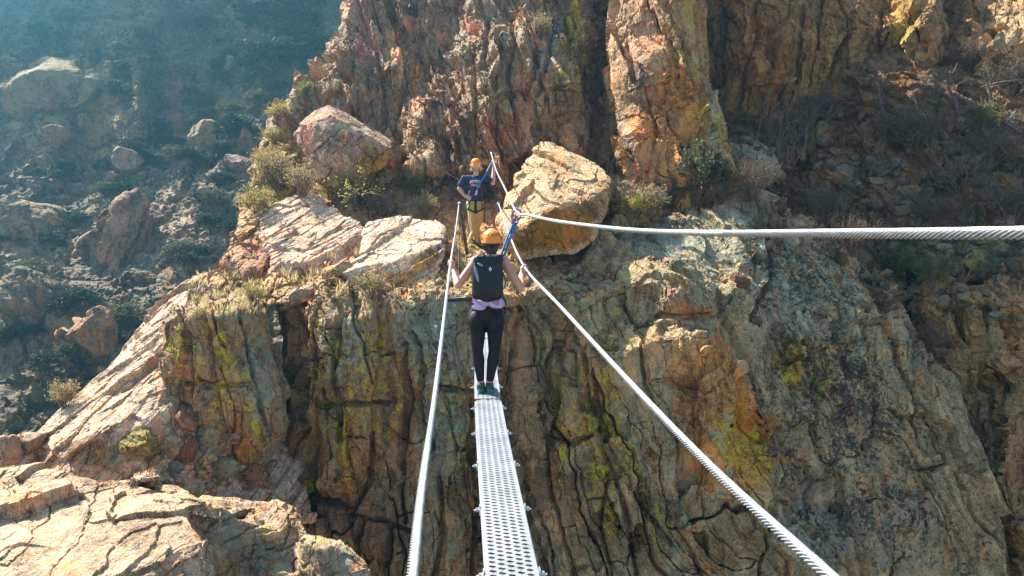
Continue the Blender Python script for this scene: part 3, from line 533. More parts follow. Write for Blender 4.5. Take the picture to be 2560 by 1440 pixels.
# canyon bottom under everything
gv = []
nx = 60
for j in range(nx + 1):
    for i in range(nx + 1):
        gv.append((-150 + 300 * i / nx, -60 + 180 * j / nx, -16))
gv = np.array(gv); gv[:, 2] += 1.6 * fbm(gv * .12, 4, 5)
gf = np.array([(j * (nx + 1) + i, j * (nx + 1) + i + 1, (j + 1) * (nx + 1) + i + 1, (j + 1) * (nx + 1) + i) for j in range(nx) for i in range(nx)])
me = mesh_from('canyon_floor', gv, gf, ROCKF); pattr(me, 'Col', np.tile([.2, .17, .12], (len(gv), 1))); pattr(me, 'Mask', np.full((len(gv), 3), .1))
tag(link('canyon_floor', me), 'dark rocky canyon floor far below the bridge', 'ground', None, 'structure')

# ================================================================== BIG BOULDERS (each a thing)
mass('boulder', [(722, 335, 17.3), (760, 290, 17.5), (815, 262, 17.8), (845, 266, 17.9), (900, 300, 18), (945, 333, 17.9), (988, 365, 17.6), (990, 390, 17.2), (955, 415, 17), (900, 445, 16.8), (840, 465, 16.7), (800, 465, 16.7), (765, 410, 16.9), (740, 375, 17.1)],
     lines=[[(772, 305, 17.05), (828, 284, 17.15), (888, 322, 17.1), (930, 352, 17.1), (972, 380, 17.05)]], inner=[(830, 380, 16.7), (880, 400, 16.75)],
     back=1.3, shrink=.8, ang=-35, sizes=(.5, .8, .9), A=.10, base=(.34, .255, .20), kind=None, seed=73,
     splats=[(940, 400, 60, 50, (.30, .22, .08), .8), (850, 380, 60, 60, (.36, .27, .21), .7), (900, 300, 60, 20, (.42, .4, .32), .8)], masks=[('Y', 930, 350, 40, 30, .6), ('Y', 960, 400, 30, 30, .6), ('Y', 830, 335, 12, 10, .6)],  # pale splat paints sunlight along the upper right edge
     label='big smooth tan boulder leaning against the cliff left of the guide', cat='boulder')
mass('boulder', [(645, 560, 15.9), (660, 522, 16.4), (720, 497, 16.8), (790, 485, 16.9), (832, 518, 16.4), (880, 545, 15.8), (906, 560, 15.4), (912, 640, 14.9), (880, 662, 14.7), (800, 692, 14.3), (720, 716, 14.1), (690, 720, 14.1), (668, 650, 14.6), (650, 600, 15.3)],
     lines=[[(662, 600, 15.0), (700, 662, 14.1), (760, 652, 14.3), (830, 622, 14.7), (868, 600, 15.0), (905, 572, 15.25)]], inner=[(780, 570, 15.5), (720, 560, 15.6)],
     back=1.2, shrink=.85, ang=62, sizes=(.10, .5, .8), A=.08, base=(.54, .46, .38), kind=None, seed=79, splats=[(880, 640, 40, 50, (.34, .2, .16), .7), (760, 690, 60, 25, (.36, .26, .17), .7)], masks=[],
     label='sunlit layered pale boulder between the small chunk and the flat slab left of the guide', cat='boulder')
mass('boulder', [(912, 560, 15.5), (1000, 543, 16.0), (1088, 545, 15.8), (1112, 575, 15.2), (1108, 640, 14.2), (1085, 702, 13.8), (1040, 718, 13.6), (940, 716, 13.5), (850, 702, 13.7), (826, 690, 13.9), (878, 655, 14.1), (905, 640, 14.2)],
     lines=[[(842, 686, 13.7), (900, 664, 13.65), (985, 645, 13.8), (1050, 632, 14.0), (1105, 606, 14.4)]], inner=[(1000, 600, 14.75)],
     back=1.2, shrink=.85, ang=68, sizes=(.16, .6, .9), A=.06, base=(.56, .49, .41), kind=None, seed=83, splats=[(960, 690, 90, 25, (.36, .27, .15), .8), (1060, 660, 40, 40, (.34, .26, .13), .8), (1020, 610, 20, 20, (.4, .37, .33), .3)], masks=[('Y', 1070, 690, 30, 25, .6), ('G', 960, 700, 60, 20, .4)],  # grey splat on the top paints a cast shadow into the colour
     label='flat topped sunlit boulder with a brown front, next to the left hand cable', cat='boulder')
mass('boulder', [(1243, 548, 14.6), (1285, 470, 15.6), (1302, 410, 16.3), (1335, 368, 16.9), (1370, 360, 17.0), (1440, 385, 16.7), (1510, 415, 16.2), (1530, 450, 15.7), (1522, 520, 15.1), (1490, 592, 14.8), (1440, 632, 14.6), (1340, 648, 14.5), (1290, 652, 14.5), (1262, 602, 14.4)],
     lines=[[(1256, 562, 14.35), (1290, 588, 14.1), (1340, 545, 14.3), (1410, 508, 14.6), (1470, 498, 14.85), (1520, 470, 15.3)]], inner=[(1400, 590, 14.45), (1370, 450, 15.4)],
     back=1.2, shrink=.85, ang=-50, sizes=(.3, .6, .6), A=.08, base=(.47, .38, .28), kind=None, seed=89, splats=[(1390, 590, 130, 60, (.26, .155, .075), .98), (1460, 540, 50, 30, (.28, .17, .09), .8), (1510, 490, 30, 60, (.38, .27, .18), .7)],  # brown splat puts the overhang's shade into the underside colour
     masks=[('Y', 1300, 610, 50, 50, .62), ('Y', 1390, 510, 50, 25, .5), ('Y', 1470, 560, 40, 30, .5)],
     label='large boulder with a bright flaky top and shade-painted mossy underside right of the guide', cat='boulder')
mass('boulder', [(556, 655, 14.9), (588, 622, 15.1), (640, 600, 15.3), (668, 640, 15), (695, 722, 14.6), (650, 745, 14.3), (600, 740, 14.3), (565, 715, 14.5)], inner=[(630, 680, 14.2), (600, 650, 14.6)],
     back=.8, shrink=.8, ang=40, sizes=(.2, .4, .5), A=.1, base=(.34, .24, .18), kind=None, seed=97, label='broken rock chunk at the left end of the sunlit ledge', cat='rock')
mass('boulder', [(1815, 350, 17.8), (1850, 336, 18), (1900, 352, 18), (1945, 390, 17.8), (1955, 425, 17.5), (1930, 465, 17.2), (1880, 485, 17), (1840, 470, 17)], inner=[(1880, 400, 17.1)],
     back=1, shrink=.8, ang=-50, sizes=(.4, .5, .8), A=.1, base=(.30, .28, .22), kind=None, seed=101, masks=[('G', 1880, 400, 60, 60, .5)], label='grey rounded boulder behind the dry bush right of the orange pillar', cat='boulder')
mass('boulder', [(1525, 480, 16), (1560, 455, 16.3), (1640, 480, 16.3), (1665, 520, 16), (1650, 560, 15.7), (1590, 570, 15.6), (1540, 560, 15.7)], inner=[(1590, 520, 15.7)],
     back=.8, shrink=.8, ang=-40, sizes=(.4, .5, .6), A=.1, base=(.22, .18, .12), kind=None, seed=103, masks=[('Y', 1540, 480, 25, 30, .6)], label='dark mossy rock under the yellow flowered bush', cat='rock')
mass('boulder', [(1520, 560, 15.3), (1540, 528, 15.5), (1570, 545, 15.4), (1580, 575, 15.2), (1550, 590, 15.1), (1525, 585, 15.1)], back=.4, shrink=.8, A=.05, base=(.24, .21, .15), kind=None, seed=104, label='small pointed stone tight against the right side of the large mossy boulder', cat='rock')

def boulder_at(px, py, w, h, d, seed, base, label, ang=0, squash=.9, sub=4, mat=None, cuts=9, A=.08, splats=(), masks=()):
    V, F, ck = rock_blob(seed, sub, cuts, A)
    sx = w / FPX * d / 1.5; sz = h / FPX * d / 1.5
    V = V * np.array([sx, (sx + sz) / 2 * squash, sz])
    a = R(ang); V = V @ np.array([[math.cos(a), 0, -math.sin(a)], [0, 1, 0], [math.sin(a), 0, math.cos(a)]])
    c0 = W(px, py, d); o = np.array([c0[0], c0[1], c0[2] + V[:, 2].min()]); V = V + c0
    c, M = paint(V, base, splats, masks, seed); M[:, 2] = np.maximum(M[:, 2], .4 * ck)
    me = mesh_from('boulder', V - o, F, mat or ROCK); pattr(me, 'Col', c); pattr(me, 'Mask', M)
    return tag(link('boulder', me, None, o), label, 'boulder')
EXPO = 1.95; HAZE = 0.0023
# ================================================================== materials for made things
STEEL = simple('galvanised_steel', (.62, .63, .64), .38, .85, .1, 200, .12, 20)
DECKM = simple('bright_grating_metal', (.28, .28, .29), .5, .3, .1, 150, .25, 4)
CABLEM = simple('galvanised_wire_rope', (.34, .345, .34), .45, .4, 0, 60, .12, 30)
RUST = simple('rusty_steel', (.10, .06, .04), .8, .2, .4, 60, .4, 10)
SKIN_W = simple('tanned_skin', (.56, .27, .16), .5, 0, .05, 120, .08, 6)
SKIN_G = simple('light_skin', (.52, .29, .20), .5, 0, .05, 120, .08, 6)
ORANGE = simple('orange_helmet_shell', (.90, .245, .010), .28, 0, 0, 60, .05, 5)
DARK = simple('black_plastic', (.012, .012, .013), .45)
LEGG = simple('black_leggings', (.005, .005, .006), .65, 0, .25, 30, .2, 12, .3)
PACK = simple('black_pack_fabric', (.006, .007, .009), .55, 0, .3, 40, .25, 9)
GLOSS = simple('painted_grey_sheen', (.22, .25, .26), .35, 0, .3, 30, .2, 12)
LILAC = simple('lilac_shirt', (.56, .38, .58), .8, 0, .3, 25, .12, 10)
WHITEC = simple('white_cloth', (.78, .77, .78), .8, 0, .2, 25, .1, 10)
NAVY = simple('navy_tshirt', (.022, .032, .075), .85, 0, .35, 22, .2, 10)
KHAKI = simple('khaki_trousers', (.50, .345, .10), .85, 0, .4, 20, .15, 8)
HAIRB = simple('dark_brown_hair', (.03, .017, .01), .5, 0, .6, 80, .3, 30)
HAIRY = simple('blond_curly_hair', (.50, .30, .09), .6, 0, .8, 60, .3, 40)
BLUE = simple('blue_webbing', (.01, .17, .36), .6, 0, .4, 90, .25, 60)
PINKW = simple('pale_pink_webbing', (.62, .40, .33), .7, 0, .3, 80, .2, 50)
TEAL = simple('teal_rubber', (.015, .2, .15), .6)
SHOE = simple('dark_shoe_fabric', (.05, .06, .045), .8, 0, .4, 60, .4, 40)
PURPLE = simple('anodised_purple', (.22, .14, .30), .3, .8)
LENS = simple('dark_lens', (.01, .01, .012), .12, 0)
WPAINT = simple('white_print', (.78, .78, .76), .8)
RPAINT = simple('red_print', (.55, .05, .03), .8)

def catmull(P, step):
    P = [np.array(p, float) for p in P]; P = [2 * P[0] - P[1]] + P + [2 * P[-1] - P[-2]]; out = []
    for i in range(1, len(P) - 2):
        a, b, c, d = P[i - 1:i + 3]; n = max(2, int(np.linalg.norm(c - b) / .01))
        t = np.linspace(0, 1, n, endpoint=False)[:, None]
        out.append(.5 * (2 * b + (c - a) * t + (2 * a - 5 * b + 4 * c - d) * t ** 2 + (3 * b - a - 3 * c + d) * t ** 3))
    Q = np.concatenate(out + [P[-2][None]])
    s = np.concatenate([[0], np.cumsum(np.linalg.norm(np.diff(Q, axis=0), axis=1))])
    ss = [0.0]
    while ss[-1] < s[-1]:
        k = ss[-1]; p = np.array([np.interp(k, s, Q[:, j]) for j in range(3)])
        ss.append(k + (step(p) if callable(step) else step))
    ss = np.array(ss[:-1] + [s[-1]])
    return np.stack([np.interp(ss, s, Q[:, j]) for j in range(3)], 1), ss
def frames(C):
    T = np.gradient(C, axis=0); T /= np.maximum(np.linalg.norm(T, axis=1, keepdims=True), 1e-9)
    up = np.array([0, 0, 1.0]); A = np.cross(T, up); bad = np.linalg.norm(A, axis=1) < .05
    A[bad] = np.cross(T[bad], np.array([1.0, 0, 0])); A /= np.linalg.norm(A, axis=1, keepdims=True)
    return T, A, np.cross(A, T)
def tube(C, rad, ns=10, cap=True, lobes=0, depth=.0, pitch=.1, flat=1.0, s=None):
    C = np.asarray(C, float); n = len(C); T, A, B = frames(C)
    rad = np.broadcast_to(np.asarray(rad, float), (n,))
    th = np.linspace(0, 2 * math.pi, ns, endpoint=False)
    if lobes:
        tw = s / pitch * 2 * math.pi / lobes
        ph = th[None] - tw[:, None]
        r = rad[:, None] * (1 - np.broadcast_to(np.asarray(depth), (n,))[:, None] * (1 - np.abs(np.cos(ph * lobes / 2))))
    else: r = np.repeat(rad[:, None], ns, 1)
    V = C[:, None] + r[..., None] * (np.cos(th)[None, :, None] * A[:, None] + flat * np.sin(th)[None, :, None] * B[:, None])
    V = V.reshape(-1, 3)
    i = np.arange(n - 1)[:, None] * ns; j = np.arange(ns)[None]; k = (j + 1) % ns
    F = np.stack([i + j, i + k, i + ns + k, i + ns + j], -1).reshape(-1, 4)[:, ::-1]
    Fl = [tuple(f) for f in F] if cap else F
    if cap: Fl += [tuple(range(ns)), tuple(range((n - 1) * ns, n * ns))[::-1]]
    return V, Fl
def join(parts):
    V = []; F = []; o = 0
    for v, f in parts:
        V.append(np.asarray(v, float)); F += [tuple(int(a) + o for a in q) for q in f]; o += len(v)
    return np.concatenate(V), F
def box(c, s, M=None):
    v = np.array([(x, y, z) for x in (-1, 1) for y in (-1, 1) for z in (-1, 1)], float) * np.array(s) / 2
    if M is not None: v = v @ np.array(M).T
    return v + np.array(c), [(0, 1, 3, 2), (4, 6, 7, 5), (0, 4, 5, 1), (2, 3, 7, 6), (0, 2, 6, 4), (1, 5, 7, 3)]
def seg(a, b, r0, r1=None, ns=8, n=2):
    a = np.array(a, float); b = np.array(b, float); t = np.linspace(0, 1, n)[:, None]
    return tube(a + (b - a) * t, np.linspace(r0, r0 if r1 is None else r1, n), ns)
def obj(name, parts, mat, parent=None, o=None, smooth=True):
    V, F = parts if isinstance(parts, tuple) else join(parts)
    V = np.asarray(V, float)
    if o is not None and parent is None: return link(name, mesh_from(name, V - np.array(o), F, mat, smooth), None, o)
    base = np.array(parent.location) if parent is not None else np.zeros(3)
    p = parent.parent if parent is not None else None
    while p is not None: base = base + np.array(p.location); p = p.parent
    return link(name, mesh_from(name, V - base, F, mat, smooth), parent)

# ================================================================== footbridge
DK = [CW(.335, -1.70, -2.2), CW(.20, -1.52, .4), W(1281, 1440, 3.5) + [0, 0, 0], W(1219, 985, 7.5), W(1212, 822, 10.9), W(1209, 742, 13.25)]
DC, DS = catmull(DK, .025)
DT, DA, DB = frames(DC)
def deck(s, u, h=0.0):
    p = np.stack([np.interp(s, DS, DC[:, j]) for j in range(3)], -1); a = np.stack([np.interp(s, DS, DA[:, j]) for j in range(3)], -1); b = np.stack([np.interp(s, DS, DB[:, j]) for j in range(3)], -1)
    return p + a * np.asarray(u)[..., None] + b * np.asarray(h)[..., None]
DL = DS[-1]
bridge = tag(empty('footbridge', DC[-1]), 'narrow perforated metal plank bridge crossing the gap to the ledge', 'bridge')
PW = .25; CWD = .043; PITCH = .05
def plank(s0, s1):
    V = []; F = []; o = 0
    nrow = int((s1 - s0) / PITCH)
    eye = [(-.44, .02, .0005), (-.28, -.25, .002), (0, -.36, .003), (.28, -.28, .002), (.44, -.02, .0005), (.28, .27, -.001), (0, .37, -.002), (-.28, .30, -.001)]
    outr = [(-.5, 0), (-.5, -.5), (0, -.5), (.5, -.5), (.5, 0), (.5, .5), (0, .5), (-.5, .5)]
    for c in range(5):
        uc = (c - 2) * CWD; off = PITCH * .5 if c % 2 else 0
        for r in range(-1 if off else 0, nrow):
            sc = s0 + (r + .5) * PITCH + off
            ss = []; uu = []; hh = []
            for x, y in outr: ss.append(min(max(sc + y * PITCH, s0), s1)); uu.append(uc + x * CWD); hh.append(0)
            for x, y, h in eye: ss.append(min(max(sc + y * PITCH, s0), s1)); uu.append(uc + x * CWD); hh.append(h)
            for x, y, h in eye: ss.append(min(max(sc + y * PITCH * .94, s0), s1)); uu.append(uc + x * CWD * .97); hh.append(h - .0012)
            V.append(deck(np.array(ss), np.array(uu), np.array(hh)))
            for k in range(8):
                m = (k + 1) % 8
                F.append((o + k, o + m, o + 8 + m, o + 8 + k)); F.append((o + 8 + k, o + 8 + m, o + 16 + m, o + 16 + k))
            o += 24
    # margins and down-turned sides
    ss = np.arange(s0, s1 + 1e-6, .1); n = len(ss)
    for sg in (-1, 1):
        prof = [(2.5 * CWD, 0), (PW / 2 - .004, 0), (PW / 2, -.004), (PW / 2, -.045), (PW / 2 - .02, -.047), (PW / 2 - .02, -.044), (PW / 2 - .004, -.043), (PW / 2 - .005, -.006), (2.5 * CWD, -.004)]
        m = len(prof)
        for u, h in prof: V.append(deck(ss, np.full(n, sg * u), np.full(n, h)))
        for k in range(m - 1):
            for i in range(n - 1):
                F.append((o + k * n + i, o + k * n + i + 1, o + (k + 1) * n + i + 1, o + (k + 1) * n + i))
        o += m * n
    return np.concatenate(V), F
s_near = float(np.interp(0, [0], [0]))
def s_at(px, py, d):
    q = W(px, py, d); return DS[np.argmin(((DC - q) ** 2).sum(1))]
sj = s_at(1222, 1000, 7.3)
cuts_ = [0.02, sj - 4.6, sj, sj + 3.0, DL]
for a, b in zip(cuts_[:-1], cuts_[1:]):
    obj('deck_plank', plank(a + .004, b - .004), DECKM, bridge, smooth=False)
# clamps with nuts on both sides
sc0 = s_at(1281, 1425, 3.55)
for k in range(-2, 12):
    s = sc0 + k * .865
    if s > DL - .2: continue
    for sg in (-1, 1):
        p = []
        c = deck(np.array([s]), np.array([sg * (PW / 2 + .004)]), np.array([-.018]))[0]
        i = np.argmin(abs(DS - s)); M = np.stack([DA[i], DT[i], DB[i]], 1)
        p.append(box(c, (.006, .05, .05), M))
        p.append(seg(c, c + DA[i] * sg * .034 + DB[i] * -.002, .0055, None, 8))
        p.append(seg(c + DA[i] * sg * .010, c + DA[i] * sg * .022, .0125, None, 6))
        p.append(seg(c + DA[i] * sg * .003 + DT[i] * .016, c + DA[i] * sg * .010 + DT[i] * .016, .008, None, 6))
        obj('clamp', p, STEEL, bridge, smooth=False)
# bearer cables under the plank
for sg in (-1, 1):
    q = deck(DS[::6], np.full(len(DS[::6]), sg * .113), np.full(len(DS[::6]), -.03))
    obj('bearer_cable', tube(q, .009, 8), CABLEM, bridge)

def cable(name, P, r, label, mat=CABLEM):
    st = lambda p: .0032 if np.linalg.norm(p) < 2.6 else (.006 if np.linalg.norm(p) < 5.2 else .03)
    C, s = catmull(P, st)
    dist = np.linalg.norm(C, axis=1); dep = .7 * np.clip((6.2 - dist) / 2.5, 0, 1)
    V, F = tube(C, r, 40, False, 9, dep, .0165, 1, s)
    # end collar at the far anchor
    o = link(name, mesh_from(name, V - C[-1], F, mat), None, C[-1]); tag(o, label, 'cable')
    return o, C
CR = .0122
LH = WB(1127, 656, 7.62); RH = WB(1312, 668, 7.62)
lcab, LC = cable('hand_cable', [CW(.05, -.50, -1.6), CW(-.11, -.535, .6), W(1031, 1440, 1.45), W(1057, 1200, 2.15), W(1086, 1000, 3.2), W(1110, 800, 5.0), LH, W(1140, 572, 11.5), W(1148, 508, 15.4)], CR, 'left steel hand cable held in the left hand of the person in black leggings')
rcab, RC = cable('hand_cable', [CW(.737, -.63, -1.6), CW(.59, -.53, .6), W(2075, 1440, 1.32), W(1760, 1150, 2.0), W(1560, 940, 2.98), W(1400, 765, 4.9), RH, W(1275, 590, 10.5), W(1246, 508, 15.2)], CR, 'right steel hand cable running diagonally to the lower right')
TOPA = W(1228, 382, 17.3)
ovc, OC = cable('safety_cable', [CW(1.17, -.055, -1.2), CW(.975, .032, .3), W(2563, 582, 1.28), W(2090, 584, 1.85), W(1743, 583, 2.75), W(1547, 573, 3.8), W(1394, 553, 5.4), W(1323, 538, 6.7), W(1290, 527, 7.55), W(1262, 470, 11), W(1240, 424, 14.5), TOPA], .0122, 'thick white overhead safety cable crossing to the right edge of the view')
# anchor fittings
def collar(o, C, label_name):
    d = (C[-1] - C[-8]); d /= np.linalg.norm(d)
    obj('end_fitting', [seg(C[-1] - d * .22, C[-1] - d * .02, .02, .02, 10), seg(C[-1] - d * .02, C[-1] + d * .05, .03, .03, 6)], STEEL, o, smooth=False)
for o, C in ((lcab, LC), (rcab, RC), (ovc, OC)): collar(o, C, '')
obj('anchor_bracket', [box(TOPA + [0, .06, .0], (.16, .04, .05), Matrix.Rotation(R(35), 3, 'Y')), box(TOPA + [.02, .03, .07], (.10, .05, .05), Matrix.Rotation(R(-20), 3, 'Y'))], simple('dark_anchor_steel', (.08, .09, .12), .5, .6), ovc, smooth=False)

# ================================================================== bodies: tapered limbs fused into one continuous surface
def capsule(a, b, ra, rb, ns=14):
    a = np.array(a, float); b = np.array(b, float); L = np.linalg.norm(b - a); t = (b - a) / L
    rows = []
    for k in range(5):
        al = math.pi / 2 * k / 4; rows.append((-ra * math.cos(al), max(ra * math.sin(al), 1e-4)))
    for k in range(1, 5): rows.append((L * k / 5, ra + (rb - ra) * k / 5))
    for k in range(5):
        al = math.pi / 2 * k / 4; rows.append((L + rb * math.sin(al), max(rb * math.cos(al), 1e-4)))
    h = np.array([0, 0, 1.0]) if abs(t[2]) < .9 else np.array([1.0, 0, 0])
    u = np.cross(t, h); u /= np.linalg.norm(u); v = np.cross(t, u)
    V = []; th = np.linspace(0, 2 * math.pi, ns, endpoint=False)
    for x, r in rows:
        for q in th: V.append(a + t * x + r * (math.cos(q) * u + math.sin(q) * v))
    n = len(rows); F = []
    for i in range(n - 1):
        for j in range(ns): F.append((i * ns + j, i * ns + (j + 1) % ns, (i + 1) * ns + (j + 1) % ns, (i + 1) * ns + j))
    F.append(tuple(range(ns))[::-1]); F.append(tuple(range((n - 1) * ns, n * ns)))
    return np.array(V), F
def ell(c, r, M=None, ns=20, nr=12):
    V = []; F = []
    for i in range(nr + 1):
        al = math.pi * i / nr
        for j in range(ns):
            q = 2 * math.pi * j / ns; V.append((max(math.sin(al), 1e-3) * math.cos(q), max(math.sin(al), 1e-3) * math.sin(q), math.cos(al)))
    V = np.array(V) * np.array(r)
    if M is not None: V = V @ np.array(M).T
    for i in range(nr):
        for j in range(ns): F.append((i * ns + j, (i + 1) * ns + j, (i + 1) * ns + (j + 1) % ns, i * ns + (j + 1) % ns))
    F.append(tuple(range(ns))[::-1]); F.append(tuple(range(nr * ns, (nr + 1) * ns)))
    return V + np.array(c), F
def fuse(name, parts, mat, parent=None, vox=.007, it=5, o=None, fac=.5):
    V, F = join(parts)
    me = mesh_from('tmp', V, F); ob = link('tmp', me)
    md = ob.modifiers.new('r', 'REMESH'); md.mode = 'VOXEL'; md.voxel_size = vox; md.use_smooth_shade = True
    sm = ob.modifiers.new('s', 'SMOOTH'); sm.factor = fac; sm.iterations = it
    dg = bpy.context.evaluated_depsgraph_get(); ev = ob.evaluated_get(dg)
    m2 = bpy.data.meshes.new_from_object(ev, depsgraph=dg)
    bpy.data.objects.remove(ob); bpy.data.meshes.remove(me)
    n = len(m2.vertices); co_ = np.zeros(n * 3); m2.vertices.foreach_get('co', co_); co_ = co_.reshape(-1, 3)
    base = np.zeros(3)
    p = parent
    while p is not None: base = base + np.array(p.location); p = p.parent
    if o is not None: base = np.array(o)
    m2.vertices.foreach_set('co', (co_ - base).ravel()); m2.name = name
    m2.materials.clear(); m2.materials.append(mat); m2.polygons.foreach_set('use_smooth', np.full(len(m2.polygons), True)); m2.update()
    return link(name, m2, parent, o if parent is None else None)
def hand(w, dirf, palm, side, grip_c, gdir, r=.0125, sc=1.0):
    """palm at the wrist w; fingers closed round a bar through grip_c along gdir"""
    g = np.array(gdir) / np.linalg.norm(gdir); f = np.array(dirf) / np.linalg.norm(dirf); n = np.cross(g, f); n /= np.linalg.norm(n)
    parts = [capsule(w, grip_c - f * .03 * sc, .024 * sc, .03 * sc), ell(grip_c - f * .022 * sc + n * 0, (.040 * sc, .040 * sc, .040 * sc))]
    for k, (ln, rr) in enumerate(((.9, .0085), (1.0, .009), (.95, .0088), (.75, .0075))):
        off = g * (k - 1.5) * .019 * sc; R0 = (r + .011) * 1.05
        pts = []
        for a in np.linspace(-1.9, 1.7 * ln, 5):
            pts.append(grip_c + off + R0 * sc ** .5 * (math.cos(a) * f + math.sin(a) * n))
        for a, b in zip(pts[:-1], pts[1:]): parts.append(capsule(a, b, rr * sc, rr * sc * .93, 10))
    th0 = grip_c - f * .03 * sc + g * side * .03 * sc
    th1 = grip_c + g * side * .045 * sc + n * (-.012 * sc) ; th2 = grip_c + g * side * .035 * sc + f * .022 * sc - n * .008 * sc
    parts += [capsule(th0, th1, .012 * sc, .010 * sc, 10), capsule(th1, th2, .010 * sc, .008 * sc, 10)]
    return parts

# ------------------------------------------------------------------ the person on the bridge (seen from behind)
YW = 7.32
fs = s_at(1219, 972, 7.62); FEET = deck(np.array([fs]), np.array([0.0]), np.array([.0]))[0]
def wp(px, py, dy=0.0): return WB(px, py, YW + dy)
hipL, hipR = wp(1194, 800), wp(1238, 800); kL, kR = wp(1194, 876, .01), wp(1236, 876, .01)
aL, aR = wp(1202, 955, .0), wp(1224, 955, .0)
gz = float(deck(np.array([fs]), np.array([0.0]), np.array([0.0]))[0][2]) + .010
shL, shR = wp(1190, 655), wp(1260, 655); neck0, neck1 = wp(1226, 645), wp(1229, 618, .02)
head = wp(1229, 598, .045); chest = wp(1222, 690); waist = wp(1219, 745); pelv = wp(1216, 785)
elL, elR = wp(1146, 712, -.06), wp(1302, 720, -.06)
i = np.argmin(((LC - LH) ** 2).sum(1)); gl = LC[i]; glv = LC[i + 1] - LC[i - 1]; glv /= np.linalg.norm(glv)
i = np.argmin(((RC - RH) ** 2).sum(1)); gr = RC[i]; grv = RC[i + 1] - RC[i - 1]; grv /= np.linalg.norm(grv)
wrL = gl + np.array([.035, -.045, -.075]); wrR = gr + np.array([-.035, -.045, -.075])
W1 = []
W1 += [ell(chest, (.128, .085, .17)), ell(waist, (.112, .08, .12)), ell(pelv, (.160, .105, .12)), capsule(shL + [.02, 0, 0], shR - [.02, 0, 0], .045, .045), capsule(neck0, neck1, .047, .044)]
W1 += [ell(head, (.070, .088, .105)), ell(head + [0, .09, -.02], (.012, .018, .02)), ell(head + [0, .075, -.07], (.03, .022, .018))]
W1 += [ell(head + [sg * .072, -.0, -.02], (.010, .02, .03)) for sg in (-1, 1)]
for sh, el, wr in ((shL, elL, wrL), (shR, elR, wrR)):
    W1 += [capsule(sh, el, .052, .039), capsule(el, el + (wr - el) * .4, .041, .041), capsule(el + (wr - el) * .35, wr, .041, .027), ell(sh, (.057, .055, .06))]
W1 += hand(wrL, gl - wrL, None, 1, gl, glv); W1 += hand(wrR, gr - wrR, None, 1, gr, grv)
for h, k, a in ((hipL, kL, aL), (hipR, kR, aR)):
    W1 += [capsule(h, k, .085, .052), capsule(k, k + (a - k) * .35, .050, .054), capsule(k + (a - k) * .3, a, .053, .032), ell(h + [0, -.035, .0], (.09, .095, .11))]
    W1 += [capsule(a, np.array([a[0], a[1] + .0, gz + .035]), .033, .034), capsule(np.array([a[0], a[1] - .03, gz + .035]), np.array([a[0], a[1] + .15, gz + .03]), .030, .028)]
woman = fuse('person', W1, SKIN_W, None, .0055, 5, np.array([FEET[0], YW, gz]))
tag(woman, 'person seen from behind on the bridge, black leggings, orange helmet, holding both hand cables', 'person')
LG = []
for h, k, a in ((hipL, kL, aL), (hipR, kR, aR)):
    LG += [capsule(h, k, .092, .057), capsule(k, k + (a - k) * .35, .055, .060), capsule(k + (a - k) * .3, a + (k - a) * .1, .058, .039), ell(h + [0, -.037, .0], (.096, .102, .118))]
LG += [ell(pelv, (.168, .112, .127)), capsule(pelv + [-.05, 0, .06], pelv + [.05, 0, .06], .095, .095)]
fuse('leggings', LG, LEGG, woman, .006, 4)
TP = [ell(chest + [0, 0, .0], (.136, .094, .165)), ell(waist, (.124, .090, .13)), capsule(shL + [.045, 0, .01], shR - [.045, 0, .01], .047, .047)]
fuse('tank_top', TP, WHITEC, woman, .007, 4)
HM = [ell(wp(1219, 752), (.150, .112, .055)), ell(wp(1201, 765), (.085, .125, .038)), ell(wp(1240, 760), (.090, .122, .040)), capsule(wp(1188, 752, -.09), wp(1206, 772, -.125), .02, .016), capsule(wp(1215, 750, -.12), wp(1240, 766, -.125), .018, .014), capsule(wp(1250, 748, -.09), wp(1252, 768, -.10), .02, .014)]
fuse('shirt_hem', HM, LILAC, woman, .007, 3)
fuse('hair', [ell(head + [0, -.012, -.02], (.080, .092, .105)), ell(neck1 + [0, -.045, -.02], (.055, .035, .07)), capsule(head + [-.02, -.06, -.09], head + [-.12, -.08, -.055], .03, .015), capsule(head + [-.10, -.08, -.06], head + [-.19, -.06, .01], .016, .006), capsule(head + [-.05, -.08, -.09], head + [-.15, -.08, -.03], .018, .006), capsule(neck1 + [0, -.06, -.02], neck1 + [.0, -.09, -.13], .04, .02)], HAIRB, woman, .006, 2)
obj('hair_strand', [seg(head + [-.06, -.08, -.08], head + [-.24, -.05, .045], .006, .002, 5), seg(head + [-.07, -.08, -.09], head + [-.22, -.07, .01], .005, .002, 5), seg(head + [-.05, -.08, -.10], head + [-.20, -.09, -.02], .005, .002, 5)], HAIRB, woman)
